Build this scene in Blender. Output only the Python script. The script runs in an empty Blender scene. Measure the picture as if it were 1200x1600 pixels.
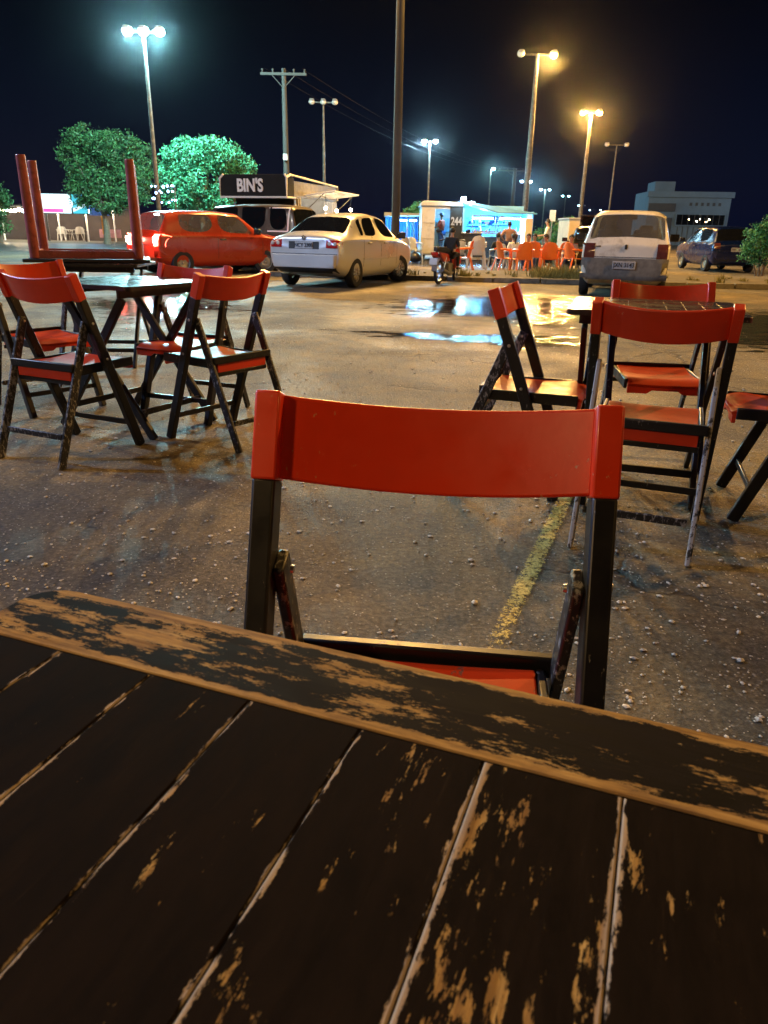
import bpy, math, random
import numpy as np
from mathutils import Vector, Matrix, Quaternion
R = math.radians
random.seed(7); rng = np.random.default_rng(7)
S = bpy.context.scene
COL = S.collection

# ------------------------------------------------------------------ camera
CF, CP, CR, CH = 1132.5, 0.3702, 0.01986, 1.0     # focal (px at 1600 high), pitch, roll, height
cam_d = bpy.data.cameras.new("Camera"); cam = bpy.data.objects.new("Camera", cam_d); COL.objects.link(cam)
cam_d.sensor_fit = 'VERTICAL'; cam_d.sensor_height = 24.0; cam_d.lens = 24.0 * CF / 1600
cam_d.clip_start = 0.02; cam_d.clip_end = 3000
cam.rotation_mode = 'QUATERNION'
cam.rotation_quaternion = Quaternion((1, 0, 0), math.pi/2 - CP) @ Quaternion((0, 0, 1), CR)
cam.location = (0, 0, CH)
cam_d.dof.use_dof = True; cam_d.dof.focus_distance = 1.7; cam_d.dof.aperture_fstop = 14.0
S.camera = cam

def ray(px, py):
    X, Y = px - 600, py - 800
    c, s = math.cos(CR), math.sin(CR)
    X, Y = X*c + Y*s, -X*s + Y*c
    return Vector((X, CF*math.cos(CP) - Y*math.sin(CP), -CF*math.sin(CP) - Y*math.cos(CP)))
def G(px, py, z=0.0):                 # where the sight line through a pixel meets height z
    d = ray(px, py); t = (z - CH)/d.z
    return Vector((d.x*t, d.y*t, z))
def P(px, py, Y):                     # the point of that sight line at distance Y
    d = ray(px, py); t = Y/d.y
    return Vector((d.x*t, Y, CH + d.z*t))

# ------------------------------------------------------------------ world, view
W = bpy.data.worlds.new("World"); S.world = W; W.use_nodes = True
nt = W.node_tree; nt.nodes.clear()
sky = nt.nodes.new('ShaderNodeTexSky'); sky.sky_type = 'NISHITA'; sky.sun_disc = False
SUN_E, SUN_R = R(-5.0), R(-20)
sky.sun_elevation = SUN_E; sky.sun_rotation = SUN_R
b1 = nt.nodes.new('ShaderNodeBackground'); b1.inputs['Strength'].default_value = 0.02
b2 = nt.nodes.new('ShaderNodeBackground'); b2.inputs['Color'].default_value = (0.0003, 0.0004, 0.0013, 1); b2.inputs['Strength'].default_value = 1.0
tc = nt.nodes.new('ShaderNodeTexCoord'); sp = nt.nodes.new('ShaderNodeSeparateXYZ')
mr = nt.nodes.new('ShaderNodeMapRange'); mr.inputs['From Min'].default_value = 0.0; mr.inputs['From Max'].default_value = 0.30
mr.inputs['To Min'].default_value = 1.0; mr.inputs['To Max'].default_value = 0.0; mr.interpolation_type = 'SMOOTHSTEP'
b3 = nt.nodes.new('ShaderNodeBackground'); b3.inputs['Color'].default_value = (0.0005, 0.002, 0.009, 1)
a1 = nt.nodes.new('ShaderNodeAddShader'); a2 = nt.nodes.new('ShaderNodeAddShader'); wo = nt.nodes.new('ShaderNodeOutputWorld')
L = nt.links.new
L(sky.outputs[0], b1.inputs['Color']); L(tc.outputs['Generated'], sp.inputs[0]); L(sp.outputs['Z'], mr.inputs['Value']); L(mr.outputs[0], b3.inputs['Strength'])
L(b1.outputs[0], a1.inputs[0]); L(b2.outputs[0], a1.inputs[1]); L(a1.outputs[0], a2.inputs[0]); L(b3.outputs[0], a2.inputs[1]); L(a2.outputs[0], wo.inputs['Surface'])
S.view_settings.view_transform = 'Standard'; S.view_settings.look = 'None'
S.view_settings.exposure = 0.55; S.view_settings.gamma = 1.0
S.render.engine = 'CYCLES'
S.cycles.use_denoising = True; S.cycles.max_bounces = 6; S.cycles.diffuse_bounces = 2; S.cycles.glossy_bounces = 3
S.cycles.transmission_bounces = 4; S.cycles.transparent_max_bounces = 10; S.cycles.volume_bounces = 0
S.cycles.caustics_reflective = False; S.cycles.caustics_refractive = False; S.cycles.sample_clamp_indirect = 4

COOL = (0.42, 0.80, 1.0); WHITE = (0.80, 0.90, 1.0); AMBER = (1.0, 0.52, 0.13); WARM = (1.0, 0.74, 0.42)

# ------------------------------------------------------------------ materials
MATS = {}
def new_mat(name):
    m = bpy.data.materials.new(name); m.use_nodes = True
    n = m.node_tree.nodes; b = n['Principled BSDF']
    MATS[name] = m
    return m, m.node_tree, b
def N(t, typ, **kw):
    n = t.nodes.new(typ)
    for k, v in kw.items():
        if k in n.inputs: n.inputs[k].default_value = v
        else: setattr(n, k, v)
    return n
def ramp(t, fac, stops):
    r = t.nodes.new('ShaderNodeValToRGB'); e = r.color_ramp.elements
    while len(e) < len(stops): e.new(0.5)
    for i, (p, c) in enumerate(stops):
        e[i].position = p; e[i].color = (c if len(c) == 4 else (*c, 1)) if hasattr(c, '__len__') else (c, c, c, 1)
    t.links.new(fac, r.inputs[0]); return r.outputs[0]
def mix(t, fac, a, b):
    m = t.nodes.new('ShaderNodeMix'); m.data_type = 'RGBA'
    for i, v in ((0, fac), (6, a), (7, b)):
        if isinstance(v, bpy.types.NodeSocket): t.links.new(v, m.inputs[i])
        else: m.inputs[i].default_value = v if i == 0 else (*v, 1) if len(v) == 3 else v
    return m.outputs[2]
def math_(t, op, a, b=None, clamp=False):
    m = t.nodes.new('ShaderNodeMath'); m.operation = op; m.use_clamp = clamp
    for i, v in ((0, a), (1, b)):
        if v is None: continue
        if isinstance(v, bpy.types.NodeSocket): t.links.new(v, m.inputs[i])
        else: m.inputs[i].default_value = v
    return m.outputs[0]
def noise(t, vec, scale, detail=4, rough=.6, dist=0.0, stretch=None):
    if stretch:
        mp = t.nodes.new('ShaderNodeMapping'); mp.inputs['Scale'].default_value = stretch
        t.links.new(vec, mp.inputs[0]); vec = mp.outputs[0]
    n = t.nodes.new('ShaderNodeTexNoise'); n.inputs['Scale'].default_value = scale; n.inputs['Detail'].default_value = detail
    n.inputs['Roughness'].default_value = rough; n.inputs['Distortion'].default_value = dist
    t.links.new(vec, n.inputs[0]); return n.outputs[0]
def bump(t, b, h, strength=.3, dist=.01):
    n = t.nodes.new('ShaderNodeBump'); n.inputs['Strength'].default_value = strength; n.inputs['Distance'].default_value = dist
    t.links.new(h, n.inputs['Height']); t.links.new(n.outputs[0], b.inputs['Normal'])
def coord(t, kind='Object'):
    return t.nodes.new('ShaderNodeTexCoord').outputs[kind]

def simple(name, col, rough=.5, metal=0.0, var=.25, scale=6.0, bmp=0.0, dirt=None, coat=0.0):
    """plain surface with a noise variation of tone and gloss"""
    m, t, b = new_mat(name); v = coord(t)
    n1 = noise(t, v, scale, 5)
    lo = tuple(c*(1-var) for c in col); hi = tuple(min(1, c*(1+var)) for c in col)
    c = ramp(t, n1, [(0.3, lo), (0.7, hi)])
    if dirt:
        n2 = noise(t, v, scale*2.3, 8, .7)
        c = mix(t, ramp(t, n2, [(0.50, 0.0), (0.68, 1.0)]), c, dirt)
    t.links.new(c, b.inputs['Base Color'])
    t.links.new(ramp(t, n1, [(0.2, max(0.02, rough-.1)), (0.8, min(1, rough+.12))]), b.inputs['Roughness'])
    b.inputs['Metallic'].default_value = metal
    if coat: b.inputs['Coat Weight'].default_value = coat; b.inputs['Coat Roughness'].default_value = .06
    if bmp: bump(t, b, noise(t, v, scale*12, 3), bmp, .003)
    return m
def emis(name, col, strength, base=(0.8, 0.8, 0.8)):
    m, t, b = new_mat(name)
    v = coord(t); n1 = noise(t, v, 3.0, 2)
    b.inputs['Base Color'].default_value = (*base, 1)
    t.links.new(ramp(t, n1, [(0.2, tuple(c*.8 for c in col)), (0.8, col)]), b.inputs['Emission Color'])
    b.inputs['Emission Strength'].default_value = strength
    return m
def glassy(name, tint, alpha, rough=.04):
    m, t, b = new_mat(name)
    b.inputs['Base Color'].default_value = (*tint, 1); b.inputs['Roughness'].default_value = rough
    tr = t.nodes.new('ShaderNodeBsdfTransparent'); tr.inputs[0].default_value = (.75, .8, .82, 1)
    ms = t.nodes.new('ShaderNodeMixShader'); o = t.nodes['Material Output']
    n1 = noise(t, coord(t), 5.0, 4)
    t.links.new(ramp(t, n1, [(0.3, max(0, alpha-.06)), (0.8, min(1, alpha+.10))]), ms.inputs[0])
    t.links.new(tr.outputs[0], ms.inputs[1]); t.links.new(b.outputs[0], ms.inputs[2]); t.links.new(ms.outputs[0], o.inputs[0])
    return m

def asphalt():
    m, t, b = new_mat('asphalt'); v = t.nodes.new('ShaderNodeNewGeometry').outputs['Position']
    big = noise(t, v, .35, 6, .62, .4); med = noise(t, v, 2.2, 6, .65); fine = noise(t, v, 55, 6, .75); grit = noise(t, v, 190, 3, .8)
    base = ramp(t, fine, [(0.36, (.009, .009, .009)), (0.50, (.034, .033, .032)), (0.64, (.115, .109, .100))])
    sand = ramp(t, fine, [(0.35, (.10, .080, .046)), (0.65, (.37, .27, .105))])
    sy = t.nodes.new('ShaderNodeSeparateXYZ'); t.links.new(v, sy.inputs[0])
    glow_band = ramp(t, math_(t, 'MULTIPLY', sy.outputs[1], .1), [(0.18, -.12), (0.36, .19), (0.66, .17), (0.95, -.02)])  # sandy tone banded by distance, painting in the lamps' warm glow
    big = math_(t, 'ADD', big, glow_band)
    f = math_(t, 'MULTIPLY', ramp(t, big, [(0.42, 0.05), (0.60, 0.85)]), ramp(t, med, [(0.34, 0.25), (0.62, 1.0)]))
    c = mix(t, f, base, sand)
    vo = t.nodes.new('ShaderNodeTexVoronoi'); vo.inputs['Scale'].default_value = 85; t.links.new(v, vo.inputs[0])
    cell = t.nodes.new('ShaderNodeSeparateColor'); t.links.new(vo.outputs['Color'], cell.inputs[0])
    chip = math_(t, 'MULTIPLY', ramp(t, cell.outputs[0], [(0.80, 0.0), (0.88, 1.0)]), ramp(t, vo.outputs['Distance'], [(0.22, 1.0), (0.42, 0.0)]))
    c = mix(t, math_(t, 'MULTIPLY', chip, .75), c, (.42, .38, .30))
    ve = t.nodes.new('ShaderNodeTexVoronoi'); ve.feature = 'DISTANCE_TO_EDGE'; ve.inputs['Scale'].default_value = .75
    dn = t.nodes.new('ShaderNodeTexNoise'); dn.inputs['Scale'].default_value = 3.0; dn.inputs['Detail'].default_value = 6; t.links.new(v, dn.inputs[0])
    dv_ = t.nodes.new('ShaderNodeVectorMath'); dv_.operation = 'MULTIPLY_ADD'; t.links.new(dn.outputs['Color'], dv_.inputs[0]); dv_.inputs[1].default_value = (.45, .45, 0); t.links.new(v, dv_.inputs[2]); t.links.new(dv_.outputs[0], ve.inputs[0])
    crack = math_(t, 'MULTIPLY', ramp(t, ve.outputs['Distance'], [(0.0, 1.0), (0.006, .6), (0.012, 0.0)]), ramp(t, noise(t, v, .5, 3), [(0.48, 0.0), (0.56, 1.0)]))
    c = mix(t, math_(t, 'MULTIPLY', crack, .8), c, (.010, .009, .008))
    stain = ramp(t, noise(t, v, .9, 7, .7, .8), [(0.30, 0.55), (0.46, 0.0)])
    c = mix(t, stain, c, (.016, .015, .014))
    t.links.new(c, b.inputs['Base Color'])
    t.links.new(ramp(t, noise(t, v, .6, 6, .65, .5), [(0.36, .52), (0.5, .72), (0.7, .90)]), b.inputs['Roughness'])
    b.inputs['Specular IOR Level'].default_value = .38
    h = math_(t, 'ADD', fine, math_(t, 'MULTIPLY', grit, .45)); h = math_(t, 'ADD', h, math_(t, 'MULTIPLY', chip, .35))
    h = math_(t, 'ADD', h, math_(t, 'MULTIPLY', med, 1.2)); h = math_(t, 'SUBTRACT', h, math_(t, 'MULTIPLY', crack, .9))
    bump(t, b, h, 1.0, .012)
    return m
def water():
    m, t, b = new_mat('puddle_water'); v = t.nodes.new('ShaderNodeNewGeometry').outputs['Position']
    b.inputs['Base Color'].default_value = (.012, .011, .009, 1); b.inputs['Roughness'].default_value = .03
    b.inputs['IOR'].default_value = 1.5; b.inputs['Specular IOR Level'].default_value = .9
    n1 = noise(t, v, 9, 4, .6, 0, (0.5, 1.6, 1)); n2 = noise(t, v, 2.6, 2, .5, 0, (0.5, 1.4, 1))
    bump(t, b, math_(t, 'ADD', n1, n2), .20, .06)
    # ragged shore: the film breaks up towards the edge (vertex attribute 'shore')
    at = t.nodes.new('ShaderNodeAttribute'); at.attribute_name = 'shore'
    br = noise(t, v, 4.6, 8, .75, .3, (.42, 2.2, 1))
    k = math_(t, 'ADD', at.outputs['Fac'], math_(t, 'MULTIPLY', math_(t, 'SUBTRACT', br, .5), 4.2))
    k = ramp(t, k, [(0.50, 0.0), (0.56, 1.0)])
    tr = t.nodes.new('ShaderNodeBsdfTransparent'); ms = t.nodes.new('ShaderNodeMixShader')
    t.links.new(k, ms.inputs[0]); t.links.new(tr.outputs[0], ms.inputs[1]); t.links.new(b.outputs[0], ms.inputs[2])
    t.links.new(ms.outputs[0], t.nodes['Material Output'].inputs[0])
    return m
def road_paint():
    m, t, b = new_mat('worn_yellow_paint'); v = t.nodes.new('ShaderNodeNewGeometry').outputs['Position']
    n1 = noise(t, v, 70, 9, .85, .4); n2 = noise(t, v, 120, 3); at = t.nodes.new('ShaderNodeAttribute'); at.attribute_name = 'shore'
    k = math_(t, 'ADD', math_(t, 'ADD', math_(t, 'MULTIPLY', n1, 2.0), -.5), math_(t, 'MULTIPLY', at.outputs['Fac'], .42))
    k = ramp(t, k, [(0.79, 0.0), (0.86, 1.0)])
    t.links.new(ramp(t, n2, [(0.3, (.42, .31, .05)), (0.7, (.80, .64, .16))]), b.inputs['Base Color']); b.inputs['Roughness'].default_value = .7
    bump(t, b, n1, .5, .004)
    tr = t.nodes.new('ShaderNodeBsdfTransparent'); ms = t.nodes.new('ShaderNodeMixShader')
    t.links.new(k, ms.inputs[0]); t.links.new(tr.outputs[0], ms.inputs[1]); t.links.new(b.outputs[0], ms.inputs[2])
    t.links.new(ms.outputs[0], t.nodes['Material Output'].inputs[0])
    return m
def table_top(edge):
    """black paint worn to bare wood. uv = metres along / across a board, uv2 = (board width, random)"""
    m, t, b = new_mat('worn_table_edge_board' if edge else 'dark_table_planks')
    u = t.nodes.new('ShaderNodeUVMap'); u.uv_map = 'uv'; u2 = t.nodes.new('ShaderNodeUVMap'); u2.uv_map = 'uv2'
    s = t.nodes.new('ShaderNodeSeparateXYZ'); t.links.new(u.outputs[0], s.inputs[0])
    s2 = t.nodes.new('ShaderNodeSeparateXYZ'); t.links.new(u2.outputs[0], s2.inputs[0])
    cv = t.nodes.new('ShaderNodeCombineXYZ'); t.links.new(s.outputs[0], cv.inputs[0]); t.links.new(s.outputs[1], cv.inputs[1])
    t.links.new(math_(t, 'MULTIPLY', s2.outputs[1], 7.3), cv.inputs[2])
    v = cv.outputs[0]
    grain = noise(t, v, 60, 6, .7, .6, (0.10, 2.2, 1)); grain2 = noise(t, v, 25, 3, .5, 1.5, (0.12, 1.5, 1))
    wood = ramp(t, grain, [(0.30, (.13, .062, .014)), (0.5, (.34, .190, .048)), (0.70, (.52, .345, .115))])
    wood = mix(t, ramp(t, grain2, [(0.4, 0.0), (0.7, .35)]), wood, (.16, .08, .035))
    pn = noise(t, v, 30, 7, .75, .3, (0.5, 1.6, 1))
    paint = ramp(t, pn, [(0.3, (.0032, .0025, .0020)), (0.7, (.0110, .0082, .0064))] if edge else [(0.3, (.0040, .0028, .0020)), (0.7, (.0125, .0080, .0050))])
    # distance to the long edges of the board
    dv = math_(t, 'MINIMUM', s.outputs[1], math_(t, 'SUBTRACT', s2.outputs[0], s.outputs[1]))
    if edge:
        w1 = noise(t, v, 48, 12, .80, .15, (0.33, 1.25, 1)); w2 = noise(t, v, 13, 4, .55, 0, (0.5, 1.2, 1))
        near = ramp(t, dv, [(0.0, .36), (0.003, .18), (0.0085, 0.0)])
        k = math_(t, 'ADD', math_(t, 'ADD', math_(t, 'MULTIPLY', w1, .75), math_(t, 'MULTIPLY', w2, .34)), near)
        k = math_(t, 'ADD', k, math_(t, 'MULTIPLY', math_(t, 'MAXIMUM', math_(t, 'SUBTRACT', s.outputs[0], .16), 0.0), -.9))
        k = math_(t, 'ADD', k, math_(t, 'MULTIPLY', math_(t, 'SUBTRACT', noise(t, v, 420, 4, .8, 0, (.35, 1, 1)), .5), .16))
        k = ramp(t, k, [(0.578, 0.0), (0.594, 1.0)])
    else:
        w1 = noise(t, v, 80, 9, .72, .2, (0.30, 1.3, 1)); w2 = noise(t, v, 14, 3)
        near = ramp(t, dv, [(0.0, .20), (0.0004, .07), (0.0013, 0.0)])
        k = math_(t, 'ADD', math_(t, 'ADD', math_(t, 'MULTIPLY', w1, .72), math_(t, 'MULTIPLY', w2, .30)), math_(t, 'MULTIPLY', near, .75))
        k = math_(t, 'ADD', k, math_(t, 'MULTIPLY', s2.outputs[1], .075))
        k = math_(t, 'ADD', k, math_(t, 'MULTIPLY', math_(t, 'SUBTRACT', noise(t, v, 380, 4, .8, 0, (.30, 1, 1)), .5), .20))
        k = ramp(t, k, [(0.648, 0.0), (0.666, 1.0)])
        dust = ramp(t, noise(t, v, 12, 5, .6, .4, (0.3, 1, 1)), [(0.42, 0.0), (0.75, .35)])
        paint = mix(t, dust, paint, (.0125, .0075, .0045))
    thin = ramp(t, noise(t, v, 130, 6, .7, 0, (.3, 1.3, 1)), [(0.45, 0.0), (0.60, .85)])
    wood = mix(t, math_(t, 'MULTIPLY', thin, .55), wood, (.10, .055, .028))
    scr = ramp(t, noise(t, v, 150, 5, .75, 0, (.10, 1.5, 1)), [(0.62, 0.0), (0.70, .5)])
    paint = mix(t, math_(t, 'MULTIPLY', scr, .22), paint, (.07, .042, .020))
    pale = ramp(t, dv, [(0.0, .9), (0.0012, .5), (0.0024, 0.0)])  # grey on worn plank edges paints in the glint of their bevels
    wood = mix(t, math_(t, 'MULTIPLY', pale, 0.0 if edge else .8), wood, (.34, .31, .27))
    t.links.new(mix(t, k, paint, wood), b.inputs['Base Color'])
    ro = mix(t, k, ramp(t, pn, [(0.25, .66 if not edge else .52), (0.8, .85)]), (.6, .6, .6))
    t.links.new(ro, b.inputs['Roughness']); b.inputs['Specular IOR Level'].default_value = .5; b.inputs['IOR'].default_value = 1.09 if edge else 1.06
    h = math_(t, 'SUBTRACT', math_(t, 'MULTIPLY', grain, .35), math_(t, 'MULTIPLY', k, .5))
    bump(t, b, h, .45, .0015)
    return m
def chipped(name, col, under, amount, rough=.35, scale=26, coat=0.0, stretch=(1, 1, .45)):
    m, t, b = new_mat(name); v = coord(t)
    oi = t.nodes.new('ShaderNodeObjectInfo'); va = t.nodes.new('ShaderNodeVectorMath'); va.operation = 'ADD'; t.links.new(v, va.inputs[0])
    t.links.new(math_(t, 'MULTIPLY', oi.outputs['Random'], 31.0), va.inputs[1]); v = va.outputs[0]
    n1 = noise(t, v, scale, 8, .72, .3, stretch); n2 = noise(t, v, 5, 3)
    k = math_(t, 'ADD', math_(t, 'MULTIPLY', n1, .8), math_(t, 'MULTIPLY', n2, .3))
    k = ramp(t, k, [(0.76-amount, 0.0), (0.80-amount, 1.0)])
    n3 = noise(t, v, 3.0, 4)
    c = ramp(t, n3, [(0.3, tuple(x*.8 for x in col)), (0.7, tuple(min(1, x*1.15) for x in col))])
    t.links.new(mix(t, k, c, under), b.inputs['Base Color'])
    t.links.new(mix(t, k, ramp(t, noise(t, v, 14, 5), [(0.3, rough-.08), (0.7, rough+.12)]), (.75, .75, .75)), b.inputs['Roughness'])
    if coat: b.inputs['Coat Weight'].default_value = coat; b.inputs['Coat Roughness'].default_value = .12
    if 'seat' in name: b.inputs['Specular IOR Level'].default_value = .22
    bump(t, b, math_(t, 'SUBTRACT', math_(t, 'MULTIPLY', noise(t, v, 45, 4, .6, 0, stretch), .5), math_(t, 'MULTIPLY', k, .6)), .25, .0015)
    return m
def leafy(name, lo, hi):
    m, t, b = new_mat(name); at = t.nodes.new('ShaderNodeAttribute'); at.attribute_name = 'tone'
    t.links.new(ramp(t, at.outputs['Fac'], [(0.0, lo), (1.0, hi)]), b.inputs['Base Color']); b.inputs['Roughness'].default_value = .6
    b.inputs['Subsurface Weight'].default_value = 0.0
    return m

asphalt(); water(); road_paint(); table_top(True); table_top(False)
chipped('red_paint', (.74, .045, .009), (.62, .34, .18), .075, .36, 120, .25, (1, 1, .7))
chipped('red_seat_paint', (.50, .034, .003), (.16, .05, .02), .10, .42, 22, 0.0, (1, .4, 1))
chipped('black_leg_paint', (.008, .008, .010), (.20, .19, .18), .10, .38, 90)
chipped('scuffed_leg_paint', (.014, .014, .017), (.30, .30, .31), .18, .42, 90)
chipped('white_scuffed_leg', (.020, .020, .022), (.42, .40, .38), .27, .5, 60)
chipped('varnished_planks', (.030, .022, .018), (.30, .20, .11), .10, .24, 40)
simple('bolt_steel', (.6, .6, .6), .3, 1.0)
simple('concrete', (.15, .135, .11), .85, 0, .25, 3, .4, (.06, .05, .035))
simple('verge_soil', (.080, .062, .034), .95, 0, .55, 3.2, .8, (.045, .05, .02))
simple('wet_road', (.035, .037, .04), .40, 0, .25, 1.5, .2)
simple('pole_steel', (.075, .072, .068), .55, .3, .2, 3, 0, (.20, .17, .13))
simple('pole_concrete', (.042, .038, .034), .85, 0, .25, 4, .3)
simple('lamp_housing', (.30, .30, .31), .5, .4)
simple('wire_black', (.015, .015, .015), .5)
leafy('leaf_green', (.012, .075, .030), (.050, .28, .12)); leafy('leaf_dark', (.013, .046, .016), (.055, .185, .055)); leafy('grass_dry', (.10, .10, .03), (.26, .24, .08))
simple('bark', (.13, .095, .065), .9, 0, .35, 12, .8)
simple('tyre_rubber', (.012, .012, .012), .75, 0, .3, 20)
simple('alloy', (.62, .62, .60), .28, .9, .1)
simple('steel_wheel', (.34, .31, .24), .45, .5, .2)
simple('car_red', (.38, .030, .007), .28, 0, .10, 1.5, 0, None, .6)
simple('car_silver', (.62, .615, .60), .30, .35, .06, 1.2, 0, None, .6)
simple('car_white', (.78, .75, .66), .32, 0, .08, 2, 0, (.50, .46, .38), .5)
simple('car_blue', (.002, .010, .060), .25, .2, .1, 2, 0, None, .8)
simple('car_black', (.012, .012, .014), .22, 0, .1, 2, 0, None, .8)
simple('van_brown', (.050, .036, .026), .35, 0, .15, 2, 0, (.09, .07, .05), .5)
simple('black_plastic', (.014, .014, .014), .55, 0, .3, 10)
simple('grey_plastic', (.17, .16, .14), .55, 0, .3, 10)
simple('seat_cloth', (.03, .03, .032), .9, 0, .3, 20)
simple('plate_grey', (.42, .42, .42), .4, 0, .1, 10)
simple('plate_ink', (.03, .03, .035), .5)
simple('chrome', (.8, .8, .8), .12, 1.0)
glassy('lit_tint_glass', (.30, .27, .21), .26, .30); glassy('tinted_glass', (.008, .009, .010), .72); glassy('clear_glass', (.010, .012, .013), .30); glassy('dark_glass', (.006, .007, .009), .93)  # pale car-window tint stands in for bright background showing through
simple('tail_lens_red', (.42, .012, .010), .15, 0, .2, 20, 0, None, .8)
simple('tail_lens_dark', (.11, .030, .025), .2, 0, .2, 20, 0, None, .8)
simple('lens_clear', (.6, .55, .5), .15, 0, .2, 20, 0, None, .8)
simple('amber_reflector', (.75, .30, .04), .3)
emis('brake_glow', (1.0, .08, .04), 12); emis('brake_core', (1.0, .62, .50), 40)
simple('white_trim', (.80, .79, .75), .5, 0, .08); simple('trailer_white', (.38, .375, .37), .5, 0, .10, 1.5, 0, (.28, .27, .25))
simple('trailer_black', (.004, .004, .0045), .85, 0, .3, 3); simple('cream_wall', (.62, .52, .38), .7, 0, .10, 1.5, 0, (.50, .40, .28))
simple('sign_white', (.80, .80, .78), .5, 0, .08); simple('counter_dark', (.02, .025, .04), .4, 0, .3)
simple('steel_panel', (.45, .46, .47), .3, .8, .1)
simple('kiosk_wall', (.22, .50, .70), .5, 0, .15, 2); simple('kiosk_shelf', (.15, .35, .5), .4, 0, .4, 5)
simple('blue_tarp', (.10, .28, .55), .5, 0, .25, 2); simple('tarp_grey', (.20, .22, .22), .6, 0, .2, 2)
simple('orange_plastic', (.80, .17, .022), .42, 0, .10, 3, 0, None, .2); simple('white_plastic', (.62, .62, .60), .42, 0, .08, 3, 0, None, .2)
simple('fridge_blue', (.015, .05, .16), .3, 0, .3, 3)
simple('building_render', (.12, .18, .235), .85, 0, .15, .6, .2); simple('building_dark', (.045, .05, .055), .6)
simple('skin', (.34, .19, .12), .6, 0, .1); simple('hair_black', (.012, .010, .009), .6)
simple('red_wood', (.42, .10, .09), .4, 0, .2, 6, 0, (.22, .04, .03), .3); simple('black_board', (.012, .012, .014), .4)
simple('bag_black', (.01, .01, .011), .3, 0, .3, 8, .3)
simple('pebble_stone', (.66, .60, .48), .7, 0, .3, 300)
simple('roof_sheet', (.12, .22, .45), .5, .1, .2, 3); simple('stucco', (.12, .10, .10), .9, 0, .2, 1)
for nm, c in dict(navy=(.02, .03, .10), coral=(.62, .14, .08), blue=(.04, .14, .42), brown=(.30, .17, .13), white=(.62, .62, .62), black=(.012, .012, .014), denim=(.03, .05, .12), grey=(.25, .25, .26), pink=(.5, .25, .25), teal=(.1, .35, .4)).items():
    simple('cloth_'+nm, c, .9, 0, .2, 8)

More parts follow.
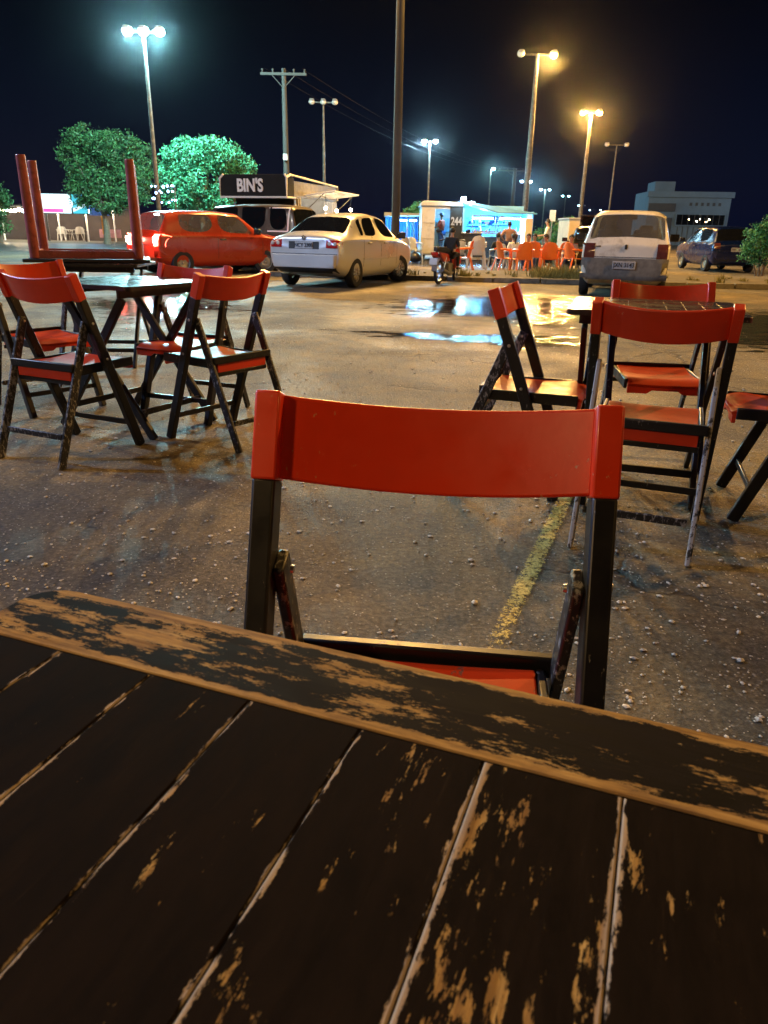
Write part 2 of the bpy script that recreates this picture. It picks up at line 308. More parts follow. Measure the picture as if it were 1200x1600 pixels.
# ------------------------------------------------------------------ mesh helpers
class MB:
    def __init__(s): s.v = []; s.f = []; s.m = []
    def add(s, vs, fs, mi=0):
        o = len(s.v); s.v += [tuple(v) for v in vs]; s.f += [tuple(i+o for i in f) for f in fs]; s.m += [mi]*len(fs); return s
    def box(s, c, d, M=None, mi=0):
        c = Vector(c); h = Vector(d)/2
        vs = [Vector((x*h.x, y*h.y, z*h.z)) for x in (-1, 1) for y in (-1, 1) for z in (-1, 1)]
        if M is not None: vs = [M @ v for v in vs]
        return s.add([v + c for v in vs], [(0, 1, 3, 2), (4, 6, 7, 5), (0, 4, 5, 1), (2, 3, 7, 6), (0, 2, 6, 4), (1, 5, 7, 3)], mi)
    def beam(s, a, b, w, t, side=(1, 0, 0), mi=0):
        a = Vector(a); b = Vector(b); z = (b-a).normalized(); x = Vector(side); x = (x - z*x.dot(z)).normalized(); y = z.cross(x)
        M = Matrix((x, y, z)).transposed()
        return s.box((a+b)/2, (w, t, (b-a).length), M, mi)
    def tube(s, pts, rad, n=8, cap=True, mi=0):
        pts = [Vector(p) for p in pts]; k = len(pts)
        if not hasattr(rad, '__len__'): rad = [rad]*k
        o = []; x = None
        for i, p in enumerate(pts):
            d = (pts[min(i+1, k-1)] - pts[max(i-1, 0)]).normalized()
            if x is None: x = d.orthogonal().normalized()
            x = (x - d*x.dot(d)).normalized(); y = d.cross(x)
            o += [p + (x*math.cos(2*math.pi*j/n) + y*math.sin(2*math.pi*j/n))*rad[i] for j in range(n)]
        fs = [(i*n+j, i*n+(j+1) % n, (i+1)*n+(j+1) % n, (i+1)*n+j) for i in range(k-1) for j in range(n)]
        if cap: fs += [tuple(range(n-1, -1, -1)), tuple((k-1)*n+j for j in range(n))]
        return s.add(o, fs, mi)
    def lathe(s, prof, n=24, M=None, c=(0, 0, 0), mi=0):      # prof: (r, h) about local z
        o = []
        for r, h in prof:
            for j in range(n):
                v = Vector((r*math.cos(2*math.pi*j/n), r*math.sin(2*math.pi*j/n), h)); o.append((M @ v if M is not None else v) + Vector(c))
        fs = [(i*n+j, i*n+(j+1) % n, (i+1)*n+(j+1) % n, (i+1)*n+j) for i in range(len(prof)-1) for j in range(n)]
        return s.add(o, fs, mi)
    def ball(s, c, r, n=10, sq=(1, 1, 1), mi=0):
        pr = [(r*math.sin(math.pi*i/n) + 1e-5, -r*math.cos(math.pi*i/n)) for i in range(n+1)]
        return s.lathe(pr, n+2, Matrix.Diagonal(sq), c, mi)
    def grid(s, rows, closed=False, mi=0):
        k = len(rows[0]); vs = [p for r in rows for p in r]; fs = []
        for i in range(len(rows)-1):
            for j in range(k if closed else k-1): fs.append((i*k+j, i*k+(j+1) % k, (i+1)*k+(j+1) % k, (i+1)*k+j))
        return s.add(vs, fs, mi)
    def sheet(s, rows, thick, mi=0):                         # grid with thickness along its own normal
        rows = [[Vector(p) for p in r] for r in rows]; n = len(rows); k = len(rows[0]); back = []
        for i in range(n):
            br = []
            for j in range(k):
                a = rows[min(i+1, n-1)][j] - rows[max(i-1, 0)][j]; b = rows[i][min(j+1, k-1)] - rows[i][max(j-1, 0)]
                br.append(rows[i][j] + a.cross(b).normalized()*thick)
            back.append(br)
        o = n*k; vs = [p for r in rows for p in r] + [p for r in back for p in r]; fs = []
        for i in range(n-1):
            for j in range(k-1):
                q = (i*k+j, i*k+j+1, (i+1)*k+j+1, (i+1)*k+j); fs.append(q); fs.append(tuple(x+o for x in reversed(q)))
        rim = [j for j in range(k)] + [i*k+k-1 for i in range(1, n)] + [(n-1)*k+j for j in range(k-2, -1, -1)] + [i*k for i in range(n-2, 0, -1)]
        for a, b in zip(rim, rim[1:]+rim[:1]): fs.append((b, a, a+o, b+o))
        return s.add(vs, fs, mi)
    def prism(s, poly, a, b, axis='z', mi=0):                # polygon in the two other axes, from a to b along axis
        def mk(p, h): return {'z': (p[0], p[1], h), 'y': (p[0], h, p[1]), 'x': (h, p[0], p[1])}[axis]
        n = len(poly); vs = [mk(p, a) for p in poly] + [mk(p, b) for p in poly]
        return s.add(vs, [tuple(range(n-1, -1, -1)), tuple(range(n, 2*n))] + [(i, (i+1) % n, n+(i+1) % n, n+i) for i in range(n)], mi)
    def mesh(s, name):
        me = bpy.data.meshes.new(name); me.from_pydata(s.v, [], s.f)
        if any(s.m): me.polygons.foreach_set('material_index', s.m)
        me.update(); return me
    def build(s, name, mat, parent=None, bevel=0, smooth=False, seg=2, fix=True):
        me = s.mesh(name)
        if fix:
            import bmesh
            bm = bmesh.new(); bm.from_mesh(me); bmesh.ops.recalc_face_normals(bm, faces=bm.faces); bm.to_mesh(me); bm.free()
        return link(name, me, mat, parent, bevel, smooth, seg)
def link(name, me, mat, parent=None, bevel=0, smooth=False, seg=2):
    for m in (mat if isinstance(mat, (list, tuple)) else [mat]): me.materials.append(MATS[m])
    o = bpy.data.objects.new(name, me); COL.objects.link(o); o.parent = parent
    if bevel:
        b = o.modifiers.new('bevel', 'BEVEL'); b.width = bevel; b.segments = seg; b.limit_method = 'ANGLE'; b.angle_limit = R(40)
    if smooth or bevel:
        me.polygons.foreach_set('use_smooth', [True]*len(me.polygons)); me.set_sharp_from_angle(angle=R(38))
    return o
def tag(o, label=None, cat=None, group=None, kind=None):
    if label: o['label'] = label
    if cat: o['category'] = cat
    if group: o['group'] = group
    if kind: o['kind'] = kind
    return o
def empty(name, loc, rz=0, label=None, cat=None, group=None, scale=1):
    o = bpy.data.objects.new(name, None); COL.objects.link(o); o.location = loc; o.rotation_euler = (0, 0, rz); o.scale = scale if hasattr(scale, '__len__') else (scale,)*3
    o.empty_display_size = .1
    return tag(o, label, cat, group)
def copy_tree(o, parent=None):
    c = o.copy(); COL.objects.link(c); c.parent = parent
    for ch in list(o.children): copy_tree(ch, c)
    return c
def baked(o):
    """replace an object's mesh by its evaluated one and drop the modifiers"""
    dg = bpy.context.evaluated_depsgraph_get(); dg.update()
    me = bpy.data.meshes.new_from_object(o.evaluated_get(dg)); old = o.data
    o.modifiers.clear(); o.data = me; me.name = old.name
    return o
def textmesh(name, txt, size, mat, parent, loc, rot, extrude=.006, scale_x=1.0, weight=.0):
    c = bpy.data.curves.new(name, 'FONT'); c.body = txt; c.size = size; c.extrude = extrude; c.align_x = 'CENTER'; c.align_y = 'CENTER'; c.offset = weight
    o = bpy.data.objects.new(name, c); COL.objects.link(o)
    dg = bpy.context.evaluated_depsgraph_get(); me = bpy.data.meshes.new_from_object(o.evaluated_get(dg))
    bpy.data.objects.remove(o); me.materials.clear()
    t = link(name, me, mat, parent); t.location = loc; t.rotation_euler = rot; t.scale = (scale_x, 1, 1)
    return t
def lamp_light(name, loc, col, watt, parent=None, size=.12, spot=None):
    l = bpy.data.lights.new(name, 'SPOT' if spot else 'POINT'); l.energy = watt; l.color = col; l.shadow_soft_size = size
    if spot: l.spot_size = R(spot); l.spot_blend = .6
    o = bpy.data.objects.new(name, l); COL.objects.link(o); o.location = loc; o.parent = parent
    return o

# ------------------------------------------------------------------ ground, kerb, road, puddles
def flat(name, pts, z, mat, kind='structure', attr=None):
    mb = MB().add([(p[0], p[1], z) for p in pts], [tuple(range(len(pts)))])
    return tag(mb.build(name, mat, fix=False), kind=kind)
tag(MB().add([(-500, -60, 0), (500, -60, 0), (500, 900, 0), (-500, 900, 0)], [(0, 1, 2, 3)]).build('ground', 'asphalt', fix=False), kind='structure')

def shore_patch(name, outline, z, mat, inner=.55, n=5):
    """filled outline with a vertex attribute that rises from 0 at the rim to 1 inside"""
    c = Vector((sum(p.x for p in outline)/len(outline), sum(p.y for p in outline)/len(outline)))
    vs = []; at = []; k = len(outline)
    for i in range(n):
        f = 1 - i/n
        for p in outline: vs.append((c.x+(p.x-c.x)*f, c.y+(p.y-c.y)*f, z)); at.append(min(1, (1-f)/inner))
    vs.append((c.x, c.y, z)); at.append(1)
    fs = [(i*k+j, i*k+(j+1) % k, (i+1)*k+(j+1) % k, (i+1)*k+j) for i in range(n-1) for j in range(k)]
    fs += [((n-1)*k+j, (n-1)*k+(j+1) % k, n*k) for j in range(k)]
    me = bpy.data.meshes.new(name); me.from_pydata(vs, [], fs)
    a = me.attributes.new('shore', 'FLOAT', 'POINT'); a.data.foreach_set('value', at)
    return tag(link(name, me, mat), kind='structure')
def px_outline(pts, z=0, sub=4):
    g = [G(x, y, z) for x, y in pts]; out = []
    n = len(g)
    for i in range(n):
        p0, p1, p2, p3 = g[i-1], g[i], g[(i+1) % n], g[(i+2) % n]
        for j in range(sub):
            t = j/sub
            out.append(.5*((2*p1)+(-p0+p2)*t+(2*p0-5*p1+4*p2-p3)*t*t+(-p0+3*p1-3*p2+p3)*t**3))
    return out
shore_patch('puddle', px_outline([(560, 478), (640, 461), (780, 455), (905, 459), (960, 472), (950, 500), (905, 522), (800, 520), (760, 500), (700, 496), (620, 497)]), .004, 'puddle_water', .75)
shore_patch('puddle', px_outline([(470, 516), (560, 515), (700, 521), (850, 522), (960, 526), (950, 545), (850, 548), (700, 537), (560, 525)]), .004, 'puddle_water', .8)
shore_patch('puddle', px_outline([(1085, 520), (1120, 492), (1190, 480), (1290, 484), (1330, 540), (1240, 562), (1140, 556)]), .004, 'puddle_water', .6)
shore_patch('puddle', px_outline([(60, 470), (150, 462), (300, 452), (390, 462), (420, 486), (330, 500), (230, 515), (120, 505)]), .004, 'puddle_water', .95)
shore_patch('puddle', px_outline([(500, 410), (600, 404), (760, 403), (900, 404), (985, 409), (930, 417), (820, 419), (700, 419), (590, 418)]), .004, 'puddle_water', .7)
def strip_attr(name, a, b, w0, w1, z, mat, n=16):
    a = Vector(a); b = Vector(b); d = (b-a).normalized(); s = Vector((-d.y, d.x, 0)); vs = []; at = []
    for i in range(n+1):
        f = i/n; p = a.lerp(b, f); w = w0+(w1-w0)*f
        for k, q in ((-1, 0), (-.6, .8), (0, 1), (.6, .8), (1, 0)):
            vs.append((p.x+s.x*w*k/2, p.y+s.y*w*k/2, z)); at.append(q*min(1, .45+f*2.2))
    fs = [(i*5+j, i*5+j+1, i*5+j+6, i*5+j+5) for i in range(n) for j in range(4)]
    me = bpy.data.meshes.new(name); me.from_pydata(vs, [], fs); t = me.attributes.new('shore', 'FLOAT', 'POINT'); t.data.foreach_set('value', at)
    return tag(link(name, me, mat), kind='structure')
l0 = (G(739, 1006)+G(813, 1006))/2; l1 = (G(861, 785)+G(899, 785))/2
strip_attr('parking_line', l0-(l1-l0)*.12, l0+(l1-l0)*1.5, .075, .085, .004, 'worn_yellow_paint')

# raised verge (traffic island) with its kerb, running across behind the parked cars
def KY(x): return 16.62 - .12*x if x < 6 else 15.90
verge_top = []
mb = MB()
for i in range(60):
    x0 = -2.75+i; y0_, y1_ = KY(x0), KY(x0+1); an = math.atan2(y1_-y0_, 1)
    mb.box((x0+.5, (y0_+y1_)/2+.07+random.gauss(0, .006), .05+random.gauss(0, .004)), (.975, .14, .11), Matrix.Rotation(an+random.gauss(0, .006), 3, 'Z') @ Matrix.Rotation(random.gauss(0, .012), 3, 'X'))
tag(mb.build('kerb', 'concrete', bevel=.012), kind='structure')
mb = MB(); rows = []
for j, (dy, z) in enumerate(((.12, .095), (.9, .13), (1.9, .15), (2.8, .12), (3.3, .0))):
    rows.append([(x, KY(x)+dy + (.25*math.sin(x*1.7+j) if j > 2 else 0), (z+.012*math.sin(x*2.3+j*2))*min(1, (x+2.75)*1.2)) for x in np.arange(-2.75, 57, .5)])
tag(mb.grid(rows).build('verge', 'verge_soil', smooth=True), kind='structure')
def tufts(name, spots, mat, kind='stuff', h=.16, blades=26):
    v = []; f = []; tone = []
    for (x, y, z, s) in spots:
        for _ in range(blades):
            a = random.random()*6.28; r = random.random()*.16*s; bx, by = x+math.cos(a)*r, y+math.sin(a)*r
            hh = h*s*(.5+random.random()); lean = Vector((random.gauss(0, .35), random.gauss(0, .35), 1)).normalized()*hh
            w = .006+.005*random.random(); o = len(v); t = random.random()
            v += [(bx-w, by, z), (bx+w, by, z), (bx+lean.x*.5+w*.6, by+lean.y*.5, z+lean.z*.55), (bx+lean.x*.5-w*.6, by+lean.y*.5, z+lean.z*.55), (bx+lean.x*1.3, by+lean.y*1.3, z+lean.z)]
            f += [(o, o+1, o+2, o+3), (o+3, o+2, o+4)]; tone += [t]*5
    me = bpy.data.meshes.new(name); me.from_pydata(v, [], f); a = me.attributes.new('tone', 'FLOAT', 'POINT'); a.data.foreach_set('value', tone)
    return tag(link(name, me, mat), kind=kind)
sp_ = []
for i in range(70):
    x = random.uniform(-2, 12); y = KY(x)+random.uniform(.2, 1.2); sp_.append((x, y, .1, random.uniform(.3, .9)))
for i in range(34): g = G(random.uniform(825, 880), 428); sp_.append((g.x*.88, KY(g.x*.88)+random.uniform(.25, 1.1), .1, random.uniform(.9, 1.7)))
tufts('grass', sp_, 'grass_dry')
# street on the left beyond the verge, and the lit pavement past it
flat('street', [(-60, 26.5), (-6.5, 29.5), (-7.5, 44), (-70, 40)], .004, 'wet_road')
flat('pavement', [(-60, 40.2), (-9, 44.2), (-9, 52), (-60, 48)], .006, 'concrete')
# loose pebbles lying on the asphalt
v = []; f = []
ico = [(0, 0, 1), (.9, 0, .3), (.28, .85, .3), (-.72, .53, .3), (-.72, -.53, .3), (.28, -.85, .3), (.5, .5, -.5), (-.6, .3, -.5), (0, -.7, -.5)]
icf = [(0, 1, 2), (0, 2, 3), (0, 3, 4), (0, 4, 5), (0, 5, 1), (1, 6, 2), (2, 6, 7), (2, 7, 3), (3, 7, 4), (4, 7, 8), (4, 8, 5), (5, 8, 1), (1, 8, 6)]
for i in range(11500):
    d = .9 + 7.5*random.random()**1.5; a = random.uniform(-.62, .62); x, y = d*math.tan(a), d
    cl = math.sin(x*3.1+1)*math.sin(y*2.3)+random.random()*1.4
    if cl < .12: continue
    r = .0020+.0085*random.random()**5+(.003 if random.random() < .04 else 0); rz = random.random()*6.28
    o = len(v); sx, sy, sz = r*random.uniform(.8, 1.5), r*random.uniform(.7, 1.1), r*random.uniform(.4, .7)
    for p in ico:
        X, Y = p[0]*sx, p[1]*sy
        v.append((x+X*math.cos(rz)-Y*math.sin(rz), y+X*math.sin(rz)+Y*math.cos(rz), p[2]*sz+sz*.4))
    f += [tuple(q+o for q in t) for t in icf]
me = bpy.data.meshes.new('gravel'); me.from_pydata(v, [], f); tag(link('gravel', me, 'pebble_stone'), 'small pale pebbles scattered over the asphalt', kind='stuff')

# ------------------------------------------------------------------ folding wooden chairs
LEGTOP = (-.08, .80); LEGFOOT = (.22, 0.0)
def leg_y(z): return LEGTOP[0] + (LEGFOOT[0]-LEGTOP[0])*(LEGTOP[1]-z)/LEGTOP[1]
def make_chair():
    r = empty('folding_chair', (0, 0, 0))
    WB = .225
    for s in (-1, 1):
        x = s*(WB-.016)
        lg = MB().beam((x, leg_y(.0), .0), (x, leg_y(.702), .702), .030, .042).build('leg', 'black_leg_paint', r, bevel=.004)
        for z in (.60, .44):
            MB().lathe([(.0001, .0195), (.005, .019), (.0065, .0165), (.0065, .012)], 10, Matrix.Rotation(s*math.pi/2, 3, 'Y'), (x, leg_y(z), z)).build('bolt', 'bolt_steel', lg, smooth=True)
    for s in (-1, 1):
        x = s*(WB-.016-.0215)
        lg = MB().beam((x, -.25, .0), (x, -.012, .604), .016, .040).build('leg', 'scuffed_leg_paint', r, bevel=.004)
        lg['label'] = 'scuffed short rear leg'
        MB().lathe([(.0001, .0165), (.005, .016), (.006, .012)], 10, Matrix.Rotation(-s*math.pi/2, 3, 'Y'), (x, -.019, .588)).build('bolt', 'bolt_steel', lg, smooth=True)
    # backrest: two end posts and a bowed board
    n = 16; rows = []; up = Vector((0, -.3515, .936)); back = Vector((0, -.936, -.3515))
    mb = MB()
    for s in (-1, 1):
        x = s*(WB-.016); a = Vector((x, leg_y(.700), .700)); mb.beam(a, a+up*.112, .033, .045)
    for i in range(n+1):
        t = -1+2*i/n; sag = .040*(1-t*t); lo = -.010*(1-t*t)
        base = Vector((t*(WB-.030), leg_y(.703), .703)) + back*(sag-.006)
        rows.append([base + up*(lo + (.106-lo-.004*(1-t*t))*j/4) for j in range(5)])
    mb.sheet(rows, .013)
    mb.build('backrest', 'red_paint', r, bevel=.0035)
    # seat
    rows = []
    for i in range(15):
        y = -.090 + .370*i/14; z = .408 - .010*math.sin(math.pi*min(1, i/12.5)) - (.020*max(0, (i-11)/3)**2)
        rows.append([(-.158+.316*j/8, y, z-.004*math.sin(math.pi*j/8)) for j in range(9)])
    st = MB().sheet(rows, -.014).build('seat', 'red_seat_paint', r, bevel=.003)
    # front apron of the seat with an arched cut-out
    pol = [(-.158, .397), (.158, .397), (.158, .360), (.075, .360), (.055, .374), (-.055, .374), (-.075, .360), (-.158, .360)]
    MB().prism(pol, .266, .280, 'y').build('apron', 'red_paint', r, bevel=.002)
    for s in (-1, 1):
        MB().box((s*.166, .085, .398), (.014, .365, .042)).build('side_rail', 'black_leg_paint', r, bevel=.004)
    MB().box((0, -.108, .418), (.372, .020, .034)).build('rear_rail', 'black_leg_paint', r, bevel=.004)
    MB().box((0, -.098, .382), (.318, .016, .046)).build('rear_apron', 'red_paint', r, bevel=.003)
    MB().beam((-.195, leg_y(.12), .12), (.195, leg_y(.12), .12), .012, .026, (0, 1, 0)).build('stretcher', 'black_leg_paint', r, bevel=.003)
    yr = -.25+.23*.13/.615
    MB().beam((-.165, yr, .13), (.165, yr, .13), .012, .026, (0, 1, 0)).build('stretcher', 'scuffed_leg_paint', r, bevel=.003)
    MB().beam((-.165, -.10, .350), (.165, -.10, .350), .010, .02, (0, 1, 0)).build('stretcher', 'black_leg_paint', r, bevel=.003)
    return r
CHAIRS = [
 ('red backed folding chair facing the worn foreground table, largest of all the chairs', .053, .812, 3.028, 'chair'),
 ('folding chair seen from behind at the left edge, its back overlapping another behind it', -1.482, 3.315, -.419, 0),
 ('folding chair on the right of the left table, one leg sheened blue', -.790, 3.608, .960, 0),
 ('folding chair turned side on beside the puddle', .540, 3.013, -1.90, 0),
 ('folding chair seen from behind with whitish scuffed rear legs, before the right table', .905, 2.44, -.373, 0),
 ('folding chair beyond the right table, its orange backrest rising behind the table top', 1.245, 3.40, 3.0, 0),
 ('folding chair cut off by the right edge, only its seat front and legs showing', 1.593, 2.699, 1.264, 0),
 ('folding chair beyond the left table, pinkish backrest above the table top', -1.087, 4.10, 2.799, 0),
 ('folding chair facing us at the left edge, orange backrest behind a nearer chair', -1.98, 4.20, -2.25, 0),
]
proto = None
for lab, x, y, a, _ in CHAIRS:
    if proto is None: proto = c = make_chair()
    else: c = copy_tree(proto)
    c.location = (x, y, 0); c.rotation_euler = (0, 0, a); tag(c, lab, 'chair', 'red and black folding chairs')
    if 'whitish' in lab:
        for p in c.children:
            if 'scuffed' in p.get('label', ''):
                p.data = p.data.copy(); p.data.materials[0] = MATS['white_scuffed_leg']; p['label'] = 'whitish rear leg with its black paint worn off'

# ------------------------------------------------------------------ square slatted folding tables
def make_table(size, npl, gapw=.0009):
    r = empty('folding_table', (0, 0, 0)); h = size/2; EB = .069
    th = .020; z1 = .74
    v = []; f = []; uv = []; uv2 = []; mi = []
    def board(poly, along, width, rnd, m, u0=0, v0=0):
        o = len(v); n = len(poly); bvl = .0009
        cx = sum(p[0] for p in poly)/n; cy = sum(p[1] for p in poly)/n
        def shrink(p): 
            return (p[0]-math.copysign(min(bvl, abs(p[0]-cx)), p[0]-cx), p[1]-math.copysign(min(bvl, abs(p[1]-cy)), p[1]-cy))
        rings = [[(p[0], p[1], z1-th) for p in poly], [(p[0], p[1], z1-bvl) for p in poly], [(*shrink(p), z1) for p in poly]]
        for rg in rings: v.extend(rg)
        fs = [tuple(range(o+n-1, o-1, -1)), tuple(range(o+2*n, o+3*n))]
        for k in (0, 1): fs += [(o+k*n+i, o+k*n+(i+1) % n, o+(k+1)*n+(i+1) % n, o+(k+1)*n+i) for i in range(n)]
        for qi, q in enumerate(fs):
            f.append(q); mi.append(2 if (qi == 0 or 2 <= qi < 2+n) else m)
            for i in q:
                p = v[i]; a, b = (p[0], p[1]) if along == 'x' else (p[1], p[0])
                uv.append((a-u0, b-v0)); uv2.append((width, rnd))
    def corner(cx, cy, sx, sy, rad=.028):
        return [(cx+sx*rad*(math.cos(a)-1), cy+sy*rad*(math.sin(a)-1)) for a in [math.pi/2*i/5 for i in range(6)]]
    # end boards run along x at y=+h and y=-h with the two outer corners rounded
    top = [(-h, h-EB)] + [(h, h-EB)] + corner(h, h, 1, 1) + corner(-h, h, -1, 1)[::-1]
    board(top, 'x', EB, .37, 0, 0, h-EB)
    bot = [(h, -h+EB), (-h, -h+EB)] + corner(-h, -h, -1, -1) + corner(h, -h, 1, -1)[::-1]
    board(bot, 'x', EB, .81, 0, 0, -h)
    lead = .009; pw = (size - lead - gapw*(npl-1))/npl; y0, y1 = -h+EB+.0012, h-EB-.0012
    rr = [.30, .12, .22, .35, .42, 1.0, .78, .9, .5, .3]
    for i in range(npl):
        x0 = -h+i*(pw+gapw)+(lead if i else 0); wd = pw+(0 if i else lead); board([(x0, y0), (x0+wd, y0), (x0+wd, y1), (x0, y1)], 'y', wd, rr[i % 10], 1, y0, x0)
    me = bpy.data.meshes.new('tabletop'); me.from_pydata(v, [], f)
    for nm, dat in (('uv', uv), ('uv2', uv2)):
        l = me.uv_layers.new(name=nm); l.data.foreach_set('uv', [c for p in dat for c in p])
    me.polygons.foreach_set('material_index', mi)
    link('tabletop', me, ['worn_table_edge_board', 'dark_table_planks', 'black_leg_paint'], r)
    for y in (-.20, .20):
        MB().box((0, y*size/.6, z1-th-.021), (size*.86, .022, .040)).build('batten', 'black_leg_paint', r, bevel=.003)
    k = size/.6
    for s in (-1, 1):
        for d in (-1, 1):
            x = s*(.225*k - (.012 if d > 0 else -.012))
            MB().beam((x, -d*.29*k, 0), (x, d*.20*k, z1-th-.042), .022, .044).build('leg', 'black_leg_paint', r, bevel=.004)
    for d in (-1, 1):
        yy = -d*(.29-.49*.12/.68)*k
        MB().beam((-.21*k, yy, .12), (.21*k, yy, .12), .014, .03, (0, 1, 0)).build('stretcher', 'black_leg_paint', r, bevel=.003)
    return r
SZ = .6435
tb = make_table(SZ, 9)
e1 = Vector((.938, -.346)); e2 = Vector((.346, .938)); cor = Vector((-.2594, .5007))
cen = cor + e1*SZ/2 - e2*SZ/2
tb.location = (cen.x, cen.y, 0); tb.rotation_euler = (0, 0, math.atan2(e1.y, e1.x))
tag(tb, 'dark plank table with worn wooden edge board filling the foreground', 'table', 'square folding tables')
for lab, x, y, a in (('square slatted table with bluish sheen among the chairs on the left', -1.33, 3.86, -.47+math.pi/2),
                     ('square slatted table partly hidden behind the chair with whitish rear legs', 1.07, 3.02, -.30),
                     ('folding table under the upturned table with red legs', -2.15, 5.75, .08)):
    c = copy_tree(tb); c.location = (x, y, 0); c.rotation_euler = (0, 0, a); tag(c, lab, 'table')
    tp_ = [q for q in c.children if q.name.startswith('tabletop')][0]; tp_.data = tp_.data.copy()
    tp_.data.materials[0] = MATS['varnished_planks']; tp_.data.materials[1] = MATS['varnished_planks']
bpy.context.view_layer.update()

# ------------------------------------------------------------------ vehicles
import bmesh
from mathutils.bvhtree import BVHTree
def split_faces(o, idx, name, mat, parent, thick=0):
    """move the faces with one material index of a baked mesh into an object of their own"""
    me = o.data; vs = {}; nv = []; fs = []
    for p in me.polygons:
        if p.material_index == idx:
            q = []
            for i in p.vertices:
                if i not in vs: vs[i] = len(nv); nv.append(me.vertices[i].co.copy())
                q.append(vs[i])
            fs.append(tuple(q))
    if not fs: return None
    m2 = bpy.data.meshes.new(name); m2.from_pydata(nv, [], fs); m2.update()
    w = link(name, m2, mat, parent); m2.polygons.foreach_set('use_smooth', [True]*len(m2.polygons))
    return w
def build_car(name, label, cat, st, Lc, wheels, rw, paint, glass, wins, loc, heading, scale, group=None, rim='steel_wheel', spokes=0, steer=0):
    root = empty(name, loc, heading - math.pi/2, label, cat, group, scale)
    rings = []
    for (yl, yt, zb_, zt, w, wr, z0) in st:
        gz = zb_ + .05*(zt-zb_)+.005
        half = [(0, yl, z0), (w*.78, yl, z0), (w*.955, yl, z0+.09), (w, yl, .45*z0+.55*zb_), (w*.985, yl, zb_-.02), (w*.945, yl, gz),
                (wr, yt, zt-.055), (wr*.74, yt, zt-.008), (0, yt, zt+.010)]
        ring = half + [(-x, y, z) for x, y, z in half[-2:0:-1]]
        rings.append([(x, y-Lc/2, z) for x, y, z in ring])
    k = len(rings[0]); ns = len(rings)
    bm = bmesh.new(); bv = [[bm.verts.new(p) for p in r] for r in rings]; F = {}
    for i in range(ns-1):
        for j in range(k): F[i, j] = bm.faces.new((bv[i][j], bv[i][(j+1) % k], bv[i+1][(j+1) % k], bv[i+1][j]))
    bm.faces.new(bv[0]); bm.faces.new(bv[-1][::-1])
    bmesh.ops.recalc_face_normals(bm, faces=bm.faces)
    groups = []
    for wn, (i0, i1, where) in wins:
        if where == 'R': js = [5]
        elif where == 'L': js = [k-6]
        else: js = [6, 7, 8, 9]
        fs = [F[i, j] for i in range(i0, i1) for j in js]
        mi = 2+len(groups); groups.append(wn)
        bmesh.ops.inset_region(bm, faces=fs, thickness=.035, use_even_offset=True)
        for f in fs: f.material_index = mi
    cl = bm.edges.layers.float.get('crease_edge') or bm.edges.layers.float.new('crease_edge')
    for i in (0, ns-1):
        for j in range(k):
            e = bm.edges.get((bv[i][j], bv[i][(j+1) % k]))
            if e: e[cl] = .45
    for i in range(ns-1):
        for j, c in ((1, .6), (k-1, .6), (4, .7), (k-4, .7), (6, .75), (k-6, .75), (7, .4), (k-7, .4)):
            e = bm.edges.get((bv[i][j], bv[i+1][j]))
            if e: e[cl] = c
    vl = bm.verts.layers.float.get('crease_vert') or bm.verts.layers.float.new('crease_vert')
    for f in bm.faces:
        if f.material_index >= 2:
            for e in f.edges: e[cl] = 1.0
            for q in f.verts: q[vl] = .9
    me = bpy.data.meshes.new('body'); bm.to_mesh(me); bm.free()
    body = link('body', me, [paint, 'black_plastic'], root)
    for _ in groups: me.materials.append(MATS[glass])
    s = body.modifiers.new('s', 'SUBSURF'); s.levels = 3; s.render_levels = 3
    baked(body)
    cm = MB()
    for yw in wheels:
        for sd in (-1, 1):
            M = Matrix.Rotation(math.pi/2, 3, 'Y'); c = (sd*(st[4][4]), yw-Lc/2, rw+.01)
            pr = [(rw*1.14*math.cos(2*math.pi*j/32), rw*1.14*math.sin(2*math.pi*j/32)) for j in range(32)]
            x0, x1 = sorted((sd*(st[4][4]-.24), sd*(st[4][4]+.3)))
            cm.prism([(c[1]+a, c[2]+b) for a, b in pr], x0, x1, 'x')
    cut = cm.build('cutter', 'black_plastic')
    b = body.modifiers.new('b', 'BOOLEAN'); b.operation = 'DIFFERENCE'; b.object = cut; b.solver = 'EXACT'
    cut.data.materials.clear(); cut.data.materials.append(MATS['black_plastic'])
    baked(body); bpy.data.objects.remove(cut)
    tree = BVHTree.FromPolygons([v.co.copy() for v in body.data.vertices], [tuple(p.vertices) for p in body.data.polygons])
    # windows become parts of their own
    names = [m.name if m else '' for m in body.data.materials]
    for gi, wn in enumerate(groups): split_faces(body, 2+gi, wn, glass, root)
    bm = bmesh.new(); bm.from_mesh(body.data)
    bmesh.ops.delete(bm, geom=[f for f in bm.faces if f.material_index >= 2 and f.material_index < 2+len(groups)], context='FACES')
    bm.to_mesh(body.data); bm.free()
    body.data.polygons.foreach_set('use_smooth', [True]*len(body.data.polygons)); body.data.set_sharp_from_angle(angle=R(35))
    # wheels
    wx = st[4][4]-.10
